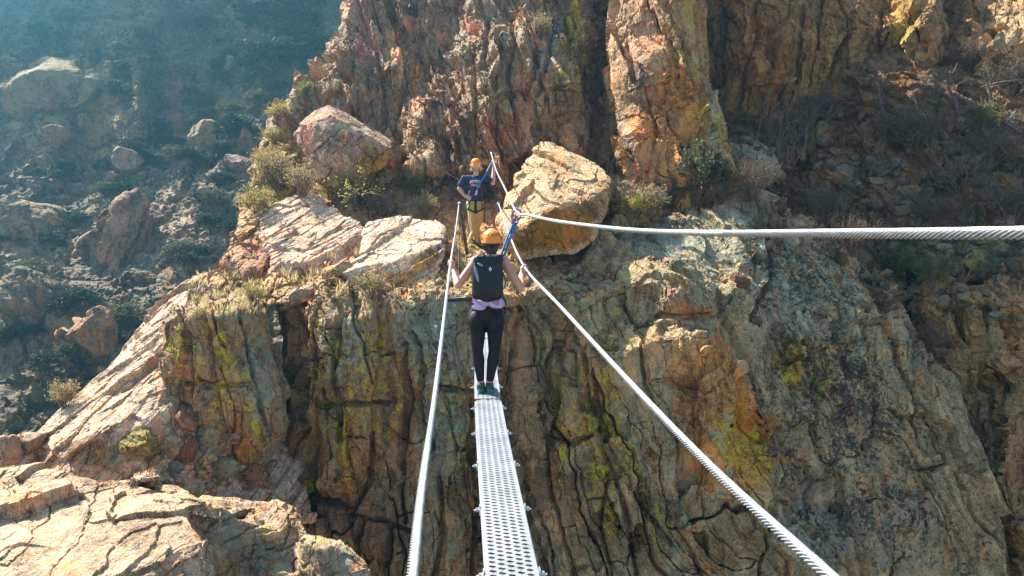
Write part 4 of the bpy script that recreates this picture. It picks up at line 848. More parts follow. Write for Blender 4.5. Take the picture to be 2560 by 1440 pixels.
def helmet(par, hc, fwd, tilt, s=1.0):
    """climbing helmet: shell with a rolled rim, vents, rear cradle"""
    fwd = np.array(fwd) / np.linalg.norm(fwd); fwd[2] = 0; lat = np.cross(fwd, [0, 0, 1]); M0 = np.stack([lat, fwd, [0, 0, 1]], 1)
    c, s_ = math.cos(tilt), math.sin(tilt); M = M0 @ np.array([[1, 0, 0], [0, c, -s_], [0, s_, c]])
    rx, ry, rz = .106 * s, .128 * s, .118 * s; ns = 40; V = []; F = []; rows = []
    for k in range(13): rows.append(math.pi / 2 * k / 11.2)
    for al in rows:
        for j in range(ns):
            q = 2 * math.pi * j / ns
            ridge = 1 + .012 * math.cos(3 * q) * math.sin(al) ** 2
            V.append((rx * max(math.sin(al), .002) * math.cos(q) * ridge, ry * max(math.sin(al), .002) * math.sin(q) * ridge, rz * math.cos(al) ** .9 if math.cos(al) > 0 else rz * math.cos(al) * 1.3))
    n = len(rows)
    V2 = [(v[0] * 1.035, v[1] * 1.035, v[2] - .012 * s) for v in V[-ns:]]; V3 = [(v[0] * .95, v[1] * .95, v[2] - .010 * s) for v in V[-ns:]]; V4 = [(v[0] * .9, v[1] * .9, v[2] + .03 * s) for v in V[-ns:]]
    V += V2 + V3 + V4
    for i in range(n + 2):
        for j in range(ns): F.append((i * ns + j, (i + 1) * ns + j, (i + 1) * ns + (j + 1) % ns, i * ns + (j + 1) % ns))
    V = np.array(V) @ M.T + hc
    h = obj('helmet', (V, F), ORANGE, par)
    vt = []
    for q, al, w, hh in ((-90, 62, .011, .008), (-62, 60, .011, .008), (-118, 60, .011, .008), (-35, 64, .010, .009), (-145, 64, .010, .009), (-8, 80, .008, .018), (-172, 80, .008, .018), (-28, 82, .009, .020), (-152, 82, .009, .020), (60, 60, .012, .009), (120, 60, .012, .009), (90, 58, .012, .009), (35, 72, .009, .015), (145, 72, .009, .015)):
        q = R(q); a = R(al)
        p = np.array([rx * math.sin(a) * math.cos(q), ry * math.sin(a) * math.sin(q), rz * max(math.cos(a), .0) ** .9]); nn = p / np.array([rx, ry, rz]) ** 2; nn /= np.linalg.norm(nn)
        t = np.cross([0, 0, 1], nn); t /= np.linalg.norm(t); b = np.cross(nn, t)
        MM = M @ np.stack([t, b, nn], 1)
        vt.append(ell(M @ (p * 1.004) + hc, (w * s, hh * s, .0045 * s), MM, 10, 6))
    for q in vt: obj('vent', [q], DARK, h)
    obj('cradle', [box(hc + M @ np.array([0, -ry * .93, -.045 * s]), (.05 * s, .012, .02 * s), M), seg(hc + M @ np.array([-.085 * s, -.05, -.03]), hc + M @ np.array([-.04 * s, ry * .45, -.125 * s]), .005), seg(hc + M @ np.array([.085 * s, -.05, -.03]), hc + M @ np.array([.04 * s, ry * .45, -.125 * s]), .005), seg(hc + M @ np.array([-.04 * s, ry * .45, -.125 * s]), hc + M @ np.array([.04 * s, ry * .45, -.125 * s]), .005)], DARK, h)
    return h
helmet(woman, wp(1229, 601, .05), (-.08, 1, 0), R(-4), .93)
for a, nm in ((aL, 'shoe'), (aR, 'shoe')):
    sx = a[0]
    sh_ = fuse('shoe', [capsule((sx, a[1] - .025, gz + .045), (sx, a[1] + .16, gz + .03), .043, .036), capsule((sx, a[1] - .02, gz + .06), (sx, a[1] + .03, gz + .075), .043, .04)], SHOE, woman, .006, 2)
    obj('sole', [ell((sx, a[1] + .06, gz + .0085), (.049, .145, .0105))], TEAL, sh_)
    obj('heel_trim', [ell((sx, a[1] - .055, gz + .028), (.034, .018, .014))], TEAL, sh_)
# backpack (worn, lifts off)
pk = wp(1219, 695, -.13)
pack = fuse('backpack', [ell(pk + [0, .0, .02], (.134, .075, .20)), ell(pk + [0, .0, -.10], (.138, .075, .13)), capsule(pk + [-.085, .0, .175], pk + [.10, .0, .175], .05, .05), capsule(pk + [-.09, .0, -.15], pk + [.09, .0, -.15], .06, .06), capsule(pk + [-.095, 0, .12], pk + [-.098, 0, -.12], .048, .05), capsule(pk + [.095, 0, .12], pk + [.098, 0, -.12], .05, .05)], PACK, None, .008, 4, pk - [0, 0, .21])
tag(pack, 'black backpack with a small pale diamond mark worn by the person on the bridge', 'backpack')
obj('painted_sheen', [ell(pk + [-.100, -.050, .045], (.017, .016, .085), Matrix.Rotation(R(-14), 3, 'Y')), ell(pk + [-.065, -.064, .135], (.030, .012, .012), Matrix.Rotation(R(25), 3, 'Y'))], GLOSS, pack)  # grey blobs stand for gloss and a highlight on the black fabric
lp = pk + np.array([.028, -.0785, .095])
def diamond(c, w, h):
    t = .006
    v = [(0, 0, h), (w, 0, 0), (0, 0, -h), (-w, 0, 0)]; 
    V = [np.array(c) + np.array(q) for q in v] + [np.array(c) + np.array(q) * .45 for q in v]
    V = V + [p + np.array([0, .004, 0]) for p in V]
    F = [(k, (k + 1) % 4, 4 + (k + 1) % 4, 4 + k) for k in range(4)] + [(8 + k, 12 + k, 12 + (k + 1) % 4, 8 + (k + 1) % 4) for k in range(4)] + [(k, 8 + k, 8 + (k + 1) % 4, (k + 1) % 4) for k in range(4)] + [(4 + k, 4 + (k + 1) % 4, 12 + (k + 1) % 4, 12 + k) for k in range(4)]
    return np.array(V), F
obj('diamond_emblem', diamond(lp, .015, .021), WPAINT, pack, smooth=False)
obj('shoulder_strap', [tube(catmull([pk + [sg * .07, .02, .20], shL * (sg < 0) + shR * (sg > 0) + [-sg * .02, .02, .055], chest + [sg * .085, .10, .06], chest + [sg * .11, .06, -.10], pk + [sg * .12, .05, -.12]], .02)[0], .022, 8, True, flat=.4) for sg in (-1, 1)], PACK, pack)
obj('haul_loop', tube(catmull([pk + [-.03, -.03, .21], pk + [-.025, -.05, .245], pk + [.025, -.05, .245], pk + [.03, -.03, .21]], .01)[0], .006, 6), DARK, pack)
obj('waist_strap', [tube(catmull([wp(1180, 748, -.04), wp(1155, 748, .02), wp(1130, 750, .05), wp(1117, 750, .06)], .02)[0], .005, 8, True, flat=4.2)], DARK, pack)
obj('side_strap', [tube(catmull([pk + [.14, .0, .05], pk + [.165, -.01, -.02], pk + [.16, -.0, -.08], pk + [.13, 0, -.12]], .01)[0], .006, 6), tube(catmull([pk + [.13, .0, -.15], pk + [.16, .02, -.21], pk + [.17, .02, -.26]], .01)[0], .008, 6)], DARK, pack)
# her blue lanyard to the overhead cable
cb = OC[np.argmin(((OC - W(1290, 527, 7.55)) ** 2).sum(1))]
l0 = wp(1250, 660, -.02) + np.array([0, .10, 0]); l1 = cb + np.array([-.015, 0, -.115])
lan = tag(empty('lanyard', l0), 'blue rope lanyard clipped from the person in leggings to the overhead cable', 'lanyard')
ax = (l1 - l0); ax /= np.linalg.norm(ax); sd = np.cross(ax, [0, 1, 0]); sd /= np.linalg.norm(sd)
for q in (-.013, .013):
    obj('rope_strand', tube(catmull([l0 + sd * q, (l0 + l1) / 2 + sd * q * 1.2, l1 + sd * q * .5], .02)[0], .011, 8), BLUE, lan)
def ring(c, u, v, a, b, r, n=28):
    t = np.linspace(0, 2 * math.pi, n + 1); C = c + np.outer(np.cos(t) * a, u) + np.outer(np.sin(t) * b * (1 + .18 * np.cos(t)), v)
    return tube(C, r, 8, False)
obj('carabiner', join([ring(cb + np.array([0, 0, -.055]) , np.array([.26, 0, .966]), np.array([.966, 0, -.26]), .072, .042, .0075)]), PURPLE, lan)
obj('carabiner', join([ring(l1 + np.array([.01, -.012, .012]), np.array([.3, 0, .95]), np.array([.8, .5, -.25]), .05, .03, .0065)]), PURPLE, lan)

# ------------------------------------------------------------------ the guide on the ledge
bpy.context.view_layer.update()
DG = bpy.context.evaluated_depsgraph_get()
LAST = [None]
def hit(px, py, skip=()):
    d = Vector(ray(px, py)); o = Vector((0, 0, 0))
    for _ in range(8):
        ok, loc, n, i, ob, m = SC.ray_cast(DG, o, d)
        if not ok: return None, None
        LAST[0] = ob
        if ob.get('kind') == 'structure' or ob.name.startswith('boulder'): return np.array(loc), np.array(n)
        o = loc + d * .01
    return None, None
YG = 16.0
def gp(px, py, dy=0.0): return WB(px, py, YG + dy)
g_feet = (gp(1174, 606), gp(1192, 606))
def drop(p):
    ok, loc, n, i, ob, m = SC.ray_cast(DG, Vector((p[0], p[1], p[2] + 1.0)), Vector((0, 0, -1)))
    return loc.z if ok else p[2]
gL, gR = gp(1176, 600), gp(1190, 604, -.03)
zL, zR = drop(gL), drop(gR)
print('GUIDE ground', zL, gL[2], zR, gR[2])
gh = gp(1190, 414); gn0, gn1 = gp(1190, 440), gp(1190, 428)
gsL, gsR = gp(1160, 446), gp(1218, 446); gch = gp(1189, 460); gwa = gp(1189, 488); gpe = gp(1190, 507)
geL, geR = gp(1148, 472, -.02), gp(1232, 458, -.05); gwL = gp(1164, 492, -.05)
i = np.argmin(((OC - W(1232, 412, 16)) ** 2).sum(1)); gg = OC[i]; ggv = OC[i + 1] - OC[i - 1]
gwR = gg + np.array([.015, -.03, -.085])
gkL, gkR = gp(1181, 558, -.06), gp(1196, 556, -.02)
gaL = np.array([gL[0] + .07, gL[1], zL + .08]); gaR = np.array([gR[0] - .02, gR[1], zR + .08])
gaL, gaR = np.array([gp(1192, 600)[0], gL[1] - .02, zR + .08]), np.array([gp(1173, 600)[0], gR[1] - .12, zL + .08])
G1 = [ell(gch, (.155, .105, .19)), ell(gwa, (.140, .10, .15)), ell(gpe, (.155, .11, .13)), capsule(gsL + [.03, 0, 0], gsR - [.03, 0, 0], .058, .058), capsule(gn0, gn1, .058, .056),
      ell(gh, (.075, .095, .118)), ell(gh + [0, -.098, -.018], (.014, .022, .022)), ell(gh + [0, -.075, -.075], (.042, .03, .03)), ell(gh + [0, -.088, -.058], (.026, .010, .007)), ell(gh + [0, -.086, -.068], (.022, .010, .007))]
G1 += [ell(gh + [sg * .078, 0, -.02], (.011, .02, .032)) for sg in (-1, 1)]
for sh, el, wr in ((gsL, geL, gwL), (gsR, geR, gwR)):
    G1 += [capsule(sh, el, .056, .043), capsule(el, el + (wr - el) * .4, .044, .045), capsule(el + (wr - el) * .35, wr, .045, .029), ell(sh, (.064, .064, .066))]
G1 += hand(gwR, gg - gwR, None, -1, gg, ggv, sc=1.12)
G1 += [capsule(gwL, gwL + [.06, -.02, -.02], .032, .036)] + [capsule(gwL + [.055, -.045 + .0 * k, .02 - .022 * k], gwL + [.13 - .008 * k, -.035, .0 - .026 * k], .011, .009, 10) for k in range(4)] + [capsule(gwL + [.01, -.01, .02], gwL + [.03, .05, .04], .013, .010, 10)]
for h, k, a in ((gp(1180, 520), gkL, gaL), (gp(1199, 520), gkR, gaR)):
    G1 += [capsule(h, k, .092, .060), capsule(k, k + (a - k) * .35, .058, .060), capsule(k + (a - k) * .3, a, .058, .040), capsule(a, a + [0, -.12, -.035], .042, .036)]
guide = fuse('person', G1, SKIN_G, None, .007, 4, np.array([(gaL[0] + gaR[0]) / 2, YG, min(zL, zR)]))
tag(guide, 'person in navy t-shirt, khaki trousers and sunglasses standing cross-legged on the far ledge', 'person')
shirt = fuse('t_shirt', [ell(gch, (.168, .118, .195)), ell(gwa, (.158, .115, .16)), ell(gpe + [0, 0, .05], (.162, .12, .08)), capsule(gsL + [.04, 0, .0], gsR - [.04, 0, .0], .067, .067), capsule(gsL, gsL + (geL - gsL) * .62, .068, .072), capsule(gsR, gsR + (geR - gsR) * .55, .068, .070)], NAVY, guide, .008, 3)
tr = []
for h, k, a in ((gp(1180, 520), gkL, gaL), (gp(1199, 520), gkR, gaR)):
    tr += [capsule(h, k, .102, .078), capsule(k, a + [0, 0, .02], .078, .066), capsule(a + [0, 0, .03], a + [0, -.01, -.03], .068, .074)]
tr += [ell(gpe, (.168, .122, .135))]
fuse('trousers', tr, KHAKI, guide, .008, 3)
for a in (gaL, gaR):
    sh_ = fuse('shoe', [capsule(a + [0, .03, -.03], a + [0, -.15, -.045], .048, .04)], SHOE, guide, .008, 2)
    obj('sole', [ell(a + [0, -.06, -.075], (.05, .15, .012))], DARK, sh_)
hr = [ell(gh + [0, .02, -.01], (.09, .10, .11))]
rr = random.Random(3)
for k in range(34):
    a = rr.uniform(0, 2 * math.pi); 
    if -2.2 < a - 2 * math.pi * (a > math.pi) < -.95: continue
    hr.append(ell(gh + [math.cos(a) * rr.uniform(.085, .115), .02 + math.sin(a) * .09, rr.uniform(-.10, .01)], (.026, .026, .03)))
fuse('hair', hr, HAIRY, guide, .007, 1)
helmet(guide, gh + [0, .01, .035], (0, -1, 0), R(-6), 1.0)
sg_ = obj('sunglasses', [ring(gh + [q * .036, -.094, .005], np.array([1, 0, 0]), np.array([0, 0, 1]), .031, .025, .0075, 18) for q in (-1, 1)] + [seg(gh + [-.01, -.098, .01], gh + [.01, -.098, .01], .006), seg(gh + [-.066, -.088, .012], gh + [-.082, .0, .01], .005), seg(gh + [.066, -.088, .012], gh + [.082, .0, .01], .005)], WPAINT, guide)
obj('lens', [ell(gh + [q * .036, -.094, .005], (.029, .006, .023)) for q in (-1, 1)], LENS, sg_)
# lettering on the shirt
def text_part(txt, size, c, mat, par, ext=.002):
    cu = bpy.data.curves.new('txt', 'FONT'); cu.body = txt; cu.size = size; cu.extrude = ext; cu.align_x = 'CENTER'; cu.offset = .0022
    ob = bpy.data.objects.new('txt', cu); COL.objects.link(ob)
    dg = bpy.context.evaluated_depsgraph_get(); me = bpy.data.meshes.new_from_object(ob.evaluated_get(dg), depsgraph=dg)
    bpy.data.objects.remove(ob)
    n = len(me.vertices); v = np.zeros(n * 3); me.vertices.foreach_get('co', v); v = v.reshape(-1, 3)
    return v, me
def on_chest(name, txt, size, cx, cz, mat, xs=1.0, arch=0.0):
    v, me = text_part(txt, size, None, mat, None)
    x = v[:, 0] * xs; z = v[:, 1] + arch * (1 - (v[:, 0] / .11) ** 2)
    t = np.clip(((x + cx) / .168), -1, 1)
    dz = np.clip((cz + z) / .195, -1, 1)
    y = -.121 * np.sqrt(np.clip(1 - t ** 2 - .55 * dz ** 2, .05, 1)) - .012 - v[:, 2]
    P = np.stack([gch[0] + cx + x, gch[1] + y, gch[2] + cz + z], 1)
    base = np.array(guide.location)
    me.vertices.foreach_set('co', (P - base).ravel()); me.materials.clear(); me.materials.append(mat); me.name = name; me.update()
    return link(name, me, guide)
on_chest('shirt_lettering', 'DETROIT', .072, .0, .025, WPAINT, .78, .012)
def chest_pt(x, z, off=.014):
    t = np.clip(x / .168, -1, 1); dz = np.clip(z / .195, -1, 1)
    return np.array([gch[0] + x, gch[1] - .121 * math.sqrt(max(1 - t ** 2 - .55 * dz ** 2, .05)) - off, gch[2] + z])
em = []
top = [(-.10, .005), (-.05, .012), (0, .012), (.05, .012), (.105, .0)]; bot = [(-.095, -.05), (-.05, -.038), (0, -.045), (.05, -.058), (.095, -.075)]
Vv = [chest_pt(*q) for q in top] + [chest_pt(*q) for q in bot]; Vv += [p + np.array([0, .01, 0]) for p in Vv]
Ff = [(k, k + 1, 6 + k, 5 + k) for k in range(4)] + [(10 + k, 15 + k, 16 + k, 11 + k) for k in range(4)] + [(k, 10 + k, 11 + k, k + 1) for k in range(4)] + [(5 + k, 6 + k, 16 + k, 15 + k) for k in range(4)] + [(0, 5, 15, 10), (4, 14, 19, 9)]
rb = obj('red_script', (np.array(Vv), Ff), RPAINT, guide, smooth=False)
obj('script_stroke', [seg(chest_pt(x, -.005 - .12 * abs(x), .016), chest_pt(x + .012, -.036 - .12 * max(x, 0), .016), .0028, None, 5) for x in np.linspace(-.08, .075, 9)], WPAINT, guide)
# harness
hb = []
t = np.linspace(0, 2 * math.pi, 33)
wc = gp(1190, 501)
hb.append(tube(np.stack([wc[0] + .172 * np.cos(t), wc[1] + .128 * np.sin(t), np.full(33, wc[2])], 1), .022, 6, False, flat=.5))
for (h, k, sgn) in ((gp(1180, 520), gkL, -1), (gp(1199, 520), gkR, 1)):
    c = h + (k - h) * .18; hb.append(tube(np.stack([c[0] + .112 * np.cos(t), c[1] + .115 * np.sin(t), c[2] + .055 * np.cos(t) * sgn], 1), .016, 6, False))
    hb.append(seg(wc + [sgn * .015, -.13, -.01], c + [-sgn * .07, -.115, -.02], .012)); hb.append(seg(wc + [sgn * .12, -.09, -.01], c + [sgn * .07, -.10, .04], .011))
hb.append(seg(wc + [.165, -.02, 0], wc + [.175, -.05, -.42], .010, .008)); hb.append(seg(gsR + [-.05, -.06, .05], wc + [.10, -.125, .02], .012))
obj('harness', hb, DARK, guide)
gearp = [seg(wc + [-.17, -.03, -.01], wc + [-.20, -.06, -.13], .016, .012), seg(wc + [-.155, -.08, -.02], wc + [-.17, -.1, -.10], .012, .01)]
obj('gear', gearp, simple('pale_green_gear', (.35, .5, .32), .5), guide)
obj('cord', tube(catmull([wc + [-.10, -.14, -.22], gkL + [-.03, -.10, .10], gkL + [-.02, -.10, -.05], gaR + [.05, -.04, .3]], .02)[0], .009, 6), simple('cream_cord', (.7, .66, .5), .8), guide)
gl0 = chest_pt(.005, -.22, .03); gl1 = gg + np.array([-.03, -.05, -.05])
lan2 = tag(empty('lanyard', gl0), 'blue and pink sling across the navy t-shirt clipped to the overhead cable', 'lanyard')
gmid = chest_pt(.06, -.04, .05)
obj('webbing', tube(catmull([gl1, (gl1 + gmid) / 2 + [.01, -.03, 0], gmid, gmid + (gl0 - gmid) * .55], .03)[0], .020, 8), BLUE, lan2)
obj('end_loop', tube(catmull([gmid + (gl0 - gmid) * .5, gl0], .03)[0], .023, 8), PINKW, lan2)
# ================================================================== posts, wires
def post(px0, py0, px1, py1, y, r, label, mat=RUST, name='anchor_post'):
    a, b = WB(px0, py0, y), WB(px1, py1, y); b[2] = min(b[2], drop(b)) - .08
    o = obj(name, [seg(a, b, r, r * 1.05, 10), seg(a + [0, 0, .0], a + [0, 0, .025], r * 1.5, r * 1.5, 8)], mat, None, b, False)
    obj('base_plate', [box(b + [0, 0, .09], (r * 6, r * 6, .02))], mat, o, smooth=False)
    return tag(o, label, 'post')
post(1150, 512, 1170, 640, 15.1, .032, 'dark rusty leaning anchor post at the end of the left hand cable')
post(1247, 508, 1238, 600, 15.2, .022, 'thin reddish anchor post at the end of the right hand cable')
tag(obj('guy_wire', tube(catmull([WB(1147, 520, 15.2), WB(1148, 600, 14.6), WB(1146, 680, 14.0)], .05)[0], .010, 6), RUST, None, WB(1146, 680, 14.0)), 'thin brown stay wire hanging beside the leaning rusty post', 'wire')
tag(obj('guy_wire', tube(catmull([WB(1255, 528, 15.1), WB(1266, 548, 14.8), WB(1278, 562, 14.45)], .05)[0], .008, 6), RUST, None, WB(1278, 562, 14.45)), 'thin dark stay wire from the right cable anchor to the big boulder', 'wire')
def bolt_wire(pts, label):
    P = []
    for px, py in pts:
        h, n = hit(px, py); P.append(h + np.array(n) * .04 - ray(px, py) * .02)
    C = catmull(P, .08)[0]
    return tag(obj('wall_cable', [tube(C, .007, 6)] + [seg(p + ray(1200, 400) * .08, p - ray(1200, 400) * .04, .02, .02, 8) for p in (P[0], P[-1])], STEEL, None, P[0]), label, 'cable')
bolt_wire([(1062, 392), (1090, 412), (1120, 432), (1148, 446)], 'thin safety wire bolted to the cliff behind the guide')

# ================================================================== vegetation
def segs_mesh(S, ns=3):
    A = np.array([s[0] for s in S]); B = np.array([s[1] for s in S]); r0 = np.array([s[2] for s in S]); r1 = np.array([s[3] for s in S])
    T = B - A; T /= np.maximum(np.linalg.norm(T, axis=1, keepdims=True), 1e-9); h = np.where(np.abs(T[:, 2:3]) < .9, np.array([[0, 0, 1.0]]), np.array([[1.0, 0, 0]]))
    U = np.cross(T, h); U /= np.linalg.norm(U, axis=1, keepdims=True); Vv = np.cross(T, U); V = []
    for k in range(ns):
        a = 2 * math.pi * k / ns; V.append(A + r0[:, None] * (math.cos(a) * U + math.sin(a) * Vv))
    for k in range(ns):
        a = 2 * math.pi * k / ns; V.append(B + r1[:, None] * (math.cos(a) * U + math.sin(a) * Vv))
    n = len(S); V = np.concatenate(V); i = np.arange(n); F = []
    for k in range(ns):
        m = (k + 1) % ns; F.append(np.stack([k * n + i, m * n + i, (ns + m) * n + i, (ns + k) * n + i], 1))
    return V, np.concatenate(F)
def leaves_mesh(C, D, size, aspect=.45, rng=None):
    n = len(C); D = D / np.maximum(np.linalg.norm(D, axis=1, keepdims=True), 1e-9); r = rng.normal(size=(n, 3)); U = np.cross(D, r); U /= np.maximum(np.linalg.norm(U, axis=1, keepdims=True), 1e-9)
    s = size * rng.uniform(.6, 1.4, (n, 1))
    V = np.concatenate([C, C + D * s * .5 + U * s * aspect * .5, C + D * s, C + D * s * .5 - U * s * aspect * .5]); i = np.arange(n)
    return V, np.stack([i, i + n, i + 2 * n, i + 3 * n], 1)
def shrub(seed, nstem=26, levels=3, spread=.8, curl=.25, twigs=3, leaf=.03, nleaf=1500, r0=.008, droop=.0, aspect=.45, up=1.0):
    rg = np.random.default_rng(seed); S = []; tips = []
    def grow(p, d, L, r, lev):
        n = 3
        for k in range(n):
            d = d + rg.normal(size=3) * curl * .5; d[2] += .06 * up - droop * k; d /= np.linalg.norm(d)
            q = p + d * L / n; S.append((p, q, r * (1 - .25 * k / n), r * (1 - .25 * (k + 1) / n))); p = q
            if lev <= 1: tips.append((p, d.copy()))
            if lev > 0 and k > 0:
                for _ in range(twigs if k == n - 1 else max(1, twigs - 1)):
                    dd = d + rg.normal(size=3) * .55; dd[2] += .15 * up; dd /= np.linalg.norm(dd)
                    grow(p, dd, L * rg.uniform(.45, .7), r * .55, lev - 1)
    for _ in range(nstem):
        a = rg.uniform(0, 2 * math.pi); t = rg.uniform(.05, 1) * spread
        d = np.array([math.cos(a) * t, math.sin(a) * t, 1.0]); d /= np.linalg.norm(d)
        grow(np.array([math.cos(a), math.sin(a), 0]) * rg.uniform(0, .1), d, .5 * rg.uniform(.7, 1.1), r0, levels - 1)
    tp = np.array([t[0] for t in tips]); td = np.array([t[1] for t in tips])
    sv, sf = segs_mesh(S)
    lv = lf = None
    if nleaf:
        k = rg.integers(0, len(tp), nleaf); C = tp[k] + rg.normal(size=(nleaf, 3)) * .02; D = td[k] + rg.normal(size=(nleaf, 3)) * .6
        lv, lf = leaves_mesh(C, D, leaf, aspect, rg)
    allv = sv if lv is None else np.concatenate([sv, lv]); hgt = np.percentile(allv[:, 2], 98); wid = np.percentile(np.abs(allv[:, :2]), 97) * 2
    sc_ = 1.0 / max(hgt, 1e-3); 
    return (sv * sc_, sf, None if lv is None else lv * sc_, lf, wid * sc_)
F_DRY = foliage('dry_brown_twig_leaf', (.11, .075, .04), (.22, .155, .08), .25)
F_TAN = foliage('tan_dry_flower', (.40, .30, .13), (.58, .46, .22), .45)
F_SAGE = foliage('yellow_green_leaf', (.30, .25, .065), (.50, .40, .13), .5)
F_GREEN = foliage('fresh_green_leaf', (.12, .13, .035), (.27, .27, .085), .5)
F_JUN = foliage('dusty_olive_needle', (.07, .08, .035), (.17, .16, .08), .3)
F_DARK = foliage('dark_green_needle', (.02, .033, .018), (.055, .07, .035), .3)
F_YEL = foliage('yellow_blossom', (.62, .48, .04), (.75, .62, .10), .45)
TWIG = simple('grey_brown_twig', (.18, .125, .08), .85, 0, .3, 50, .3, 20)
TWIGP = simple('purple_brown_twig', (.14, .09, .055), .85, 0, .3, 50, .3, 20)
DEADW = simple('bleached_dead_wood', (.12, .10, .085), .85, 0, .6, 30, .35, 14)
KINDS = {}
def kind(k, n, leafmat, twigmat, **kw):
    out = []
    for i in range(n):
        sv, sf, lv, lf, wd = shrub(hash((k, i)) % 1000 if False else sum(map(ord, k)) + 17 * i, **kw)
        ms = mesh_from(k + '_stems', sv, sf, twigmat, False); ml = None if lv is None else mesh_from(k + '_leaves', lv, lf, leafmat, False)
        out.append((ms, ml, wd))
    KINDS[k] = out
kind('dry_bush', 3, F_DRY, TWIGP, nstem=24, levels=3, spread=.9, twigs=3, leaf=.03, nleaf=2600, r0=.011, curl=.35)
kind('bare_bush', 2, F_DRY, TWIG, nstem=16, levels=4, spread=1.0, twigs=2, leaf=.02, nleaf=300, r0=.013, curl=.4)
kind('sagebrush', 3, F_SAGE, TWIG, nstem=26, levels=3, spread=1.0, twigs=3, leaf=.045, nleaf=3400, r0=.010, curl=.3)
kind('rabbitbrush', 2, F_TAN, TWIG, nstem=30, levels=3, spread=.9, twigs=3, leaf=.035, nleaf=2800, r0=.009, curl=.25)
kind('yellow_bush', 1, F_YEL, TWIG, nstem=22, levels=3, spread=1.0, twigs=3, leaf=.05, nleaf=1500, r0=.009, curl=.3)
kind('green_bush', 2, F_GREEN, TWIG, nstem=24, levels=3, spread=.8, twigs=3, leaf=.06, nleaf=2800, r0=.010, curl=.3)
kind('juniper', 2, F_JUN, TWIG, nstem=26, levels=3, spread=1.1, twigs=3, leaf=.05, nleaf=6500, r0=.014, curl=.4, aspect=.6)
kind('scrub_oak', 3, F_DARK, TWIG, nstem=20, levels=3, spread=.8, twigs=3, leaf=.075, nleaf=3600, r0=.014, curl=.35, aspect=.6)
prng = random.Random(11)
CNT = [0]
def plant(k, px, py, h, label, name=None, wf=1.0, group=None, lean=0.0, mind=0):
    """px, py: foot of the plant; h: height in photo pixels"""
    loc, n = hit(px, py)
    if loc is None: return None
    d = loc[1] * CP - loc[2] * SP; H = h / FPX * d
    if d < mind: return None
    v = KINDS[k][CNT[0] % len(KINDS[k])]; CNT[0] += 1
    sc_ = (H * wf, H * wf, H); rot = (lean + prng.uniform(-.1, .1), prng.uniform(-.1, .1) - lean * .5, prng.uniform(0, 6.28))
    main = v[1] or v[0]
    o = link(name or k, main, None, loc - np.array([0, 0, .03 * H])); o.scale = sc_; o.rotation_euler = rot
    if v[1] is not None: link('stems', v[0], o)
    return tag(o, label, 'bush', group)
# left end of the ledge, catching the sun
plant('rabbitbrush', 690, 480, 95, 'pale tan backlit bush on the slope under the big leaning boulder')
plant('sagebrush', 668, 430, 60, 'bushy yellow-green shrub highest on the left rim of the ledge', wf=1.2)
plant('rabbitbrush', 755, 490, 75, 'tan feathery bush tucked against the foot of the big leaning boulder', wf=1.1)
plant('sagebrush', 640, 530, 60, 'grey-green shrub hanging off the left rim beside the layered boulder', wf=1.1)
plant('green_bush', 765, 250, 45, 'small bright green tuft on the ridge above the big leaning boulder', wf=.7)
plant('rabbitbrush', 840, 245, 45, 'yellow grassy tuft in the notch on the ridge behind the leaning boulder', wf=.7)
plant('sagebrush', 700, 300, 40, 'golden backlit bush on the ridge foot left of the leaning boulder', wf=1.3)
plant('sagebrush', 690, 360, 40, 'dull golden bush just left of the leaning boulder', wf=1.3)
plant('sagebrush', 895, 525, 105, 'wide olive shrub with tan tips standing in front of the leaning boulder', wf=1.25)
plant('green_bush', 1040, 495, 70, 'leafy green plant on the ledge between the leaning boulder and the guide', wf=.9)
plant('rabbitbrush', 1065, 545, 55, 'small cream dry bush behind the flat topped boulder', wf=1.0)
plant('rabbitbrush', 925, 745, 65, 'straw coloured bush on the brink below the flat topped boulder', wf=1.2)
plant('sagebrush', 640, 765, 55, 'yellow spiky plant growing in the cleft above the upright rock block', wf=.8)
plant('rabbitbrush', 160, 1020, 70, 'thin dry bush at the top left edge of the bright tilted slab', wf=1.0)
plant('sagebrush', 500, 800, 30, 'low golden tuft on the rim of the bright tilted slab', wf=1.2)
plant('bare_bush', 570, 700, 50, 'dark leafless twigs behind the broken rock chunk', wf=1.2)
plant('rabbitbrush', 1300, 700, 45, 'scrappy dry plant in the sun beside the right hand of the person', wf=1.0)
plant('rabbitbrush', 1030, 385, 40, 'ragged dry twigs sprouting from the cliff crack by the safety wire', wf=.7)
plant('rabbitbrush', 1355, 100, 60, 'dry pinkish bush rooted high in the banded cliff', wf=.8)
# around the mossy boulder and pillar
plant('yellow_bush', 1590, 545, 55, 'small bush with bright yellow blossom on the dark mossy rock', wf=1.1)
plant('rabbitbrush', 1620, 540, 75, 'pale grey dry bush behind the yellow blossom', wf=1.2)
plant('bare_bush', 1560, 520, 80, 'bare twiggy bush beside the dark mossy rock', wf=.8)
plant('juniper', 1735, 510, 150, 'dense olive juniper at the foot of the orange pillar', wf=.75)
plant('dry_bush', 1680, 520, 70, 'grey brush below and left of the olive juniper', wf=1.2)
plant('dry_bush', 1800, 510, 60, 'low brown brush right of the olive juniper', wf=1.2)
plant('bare_bush', 1400, 650, 40, 'few brown twigs under the large mossy boulder', wf=1.4)
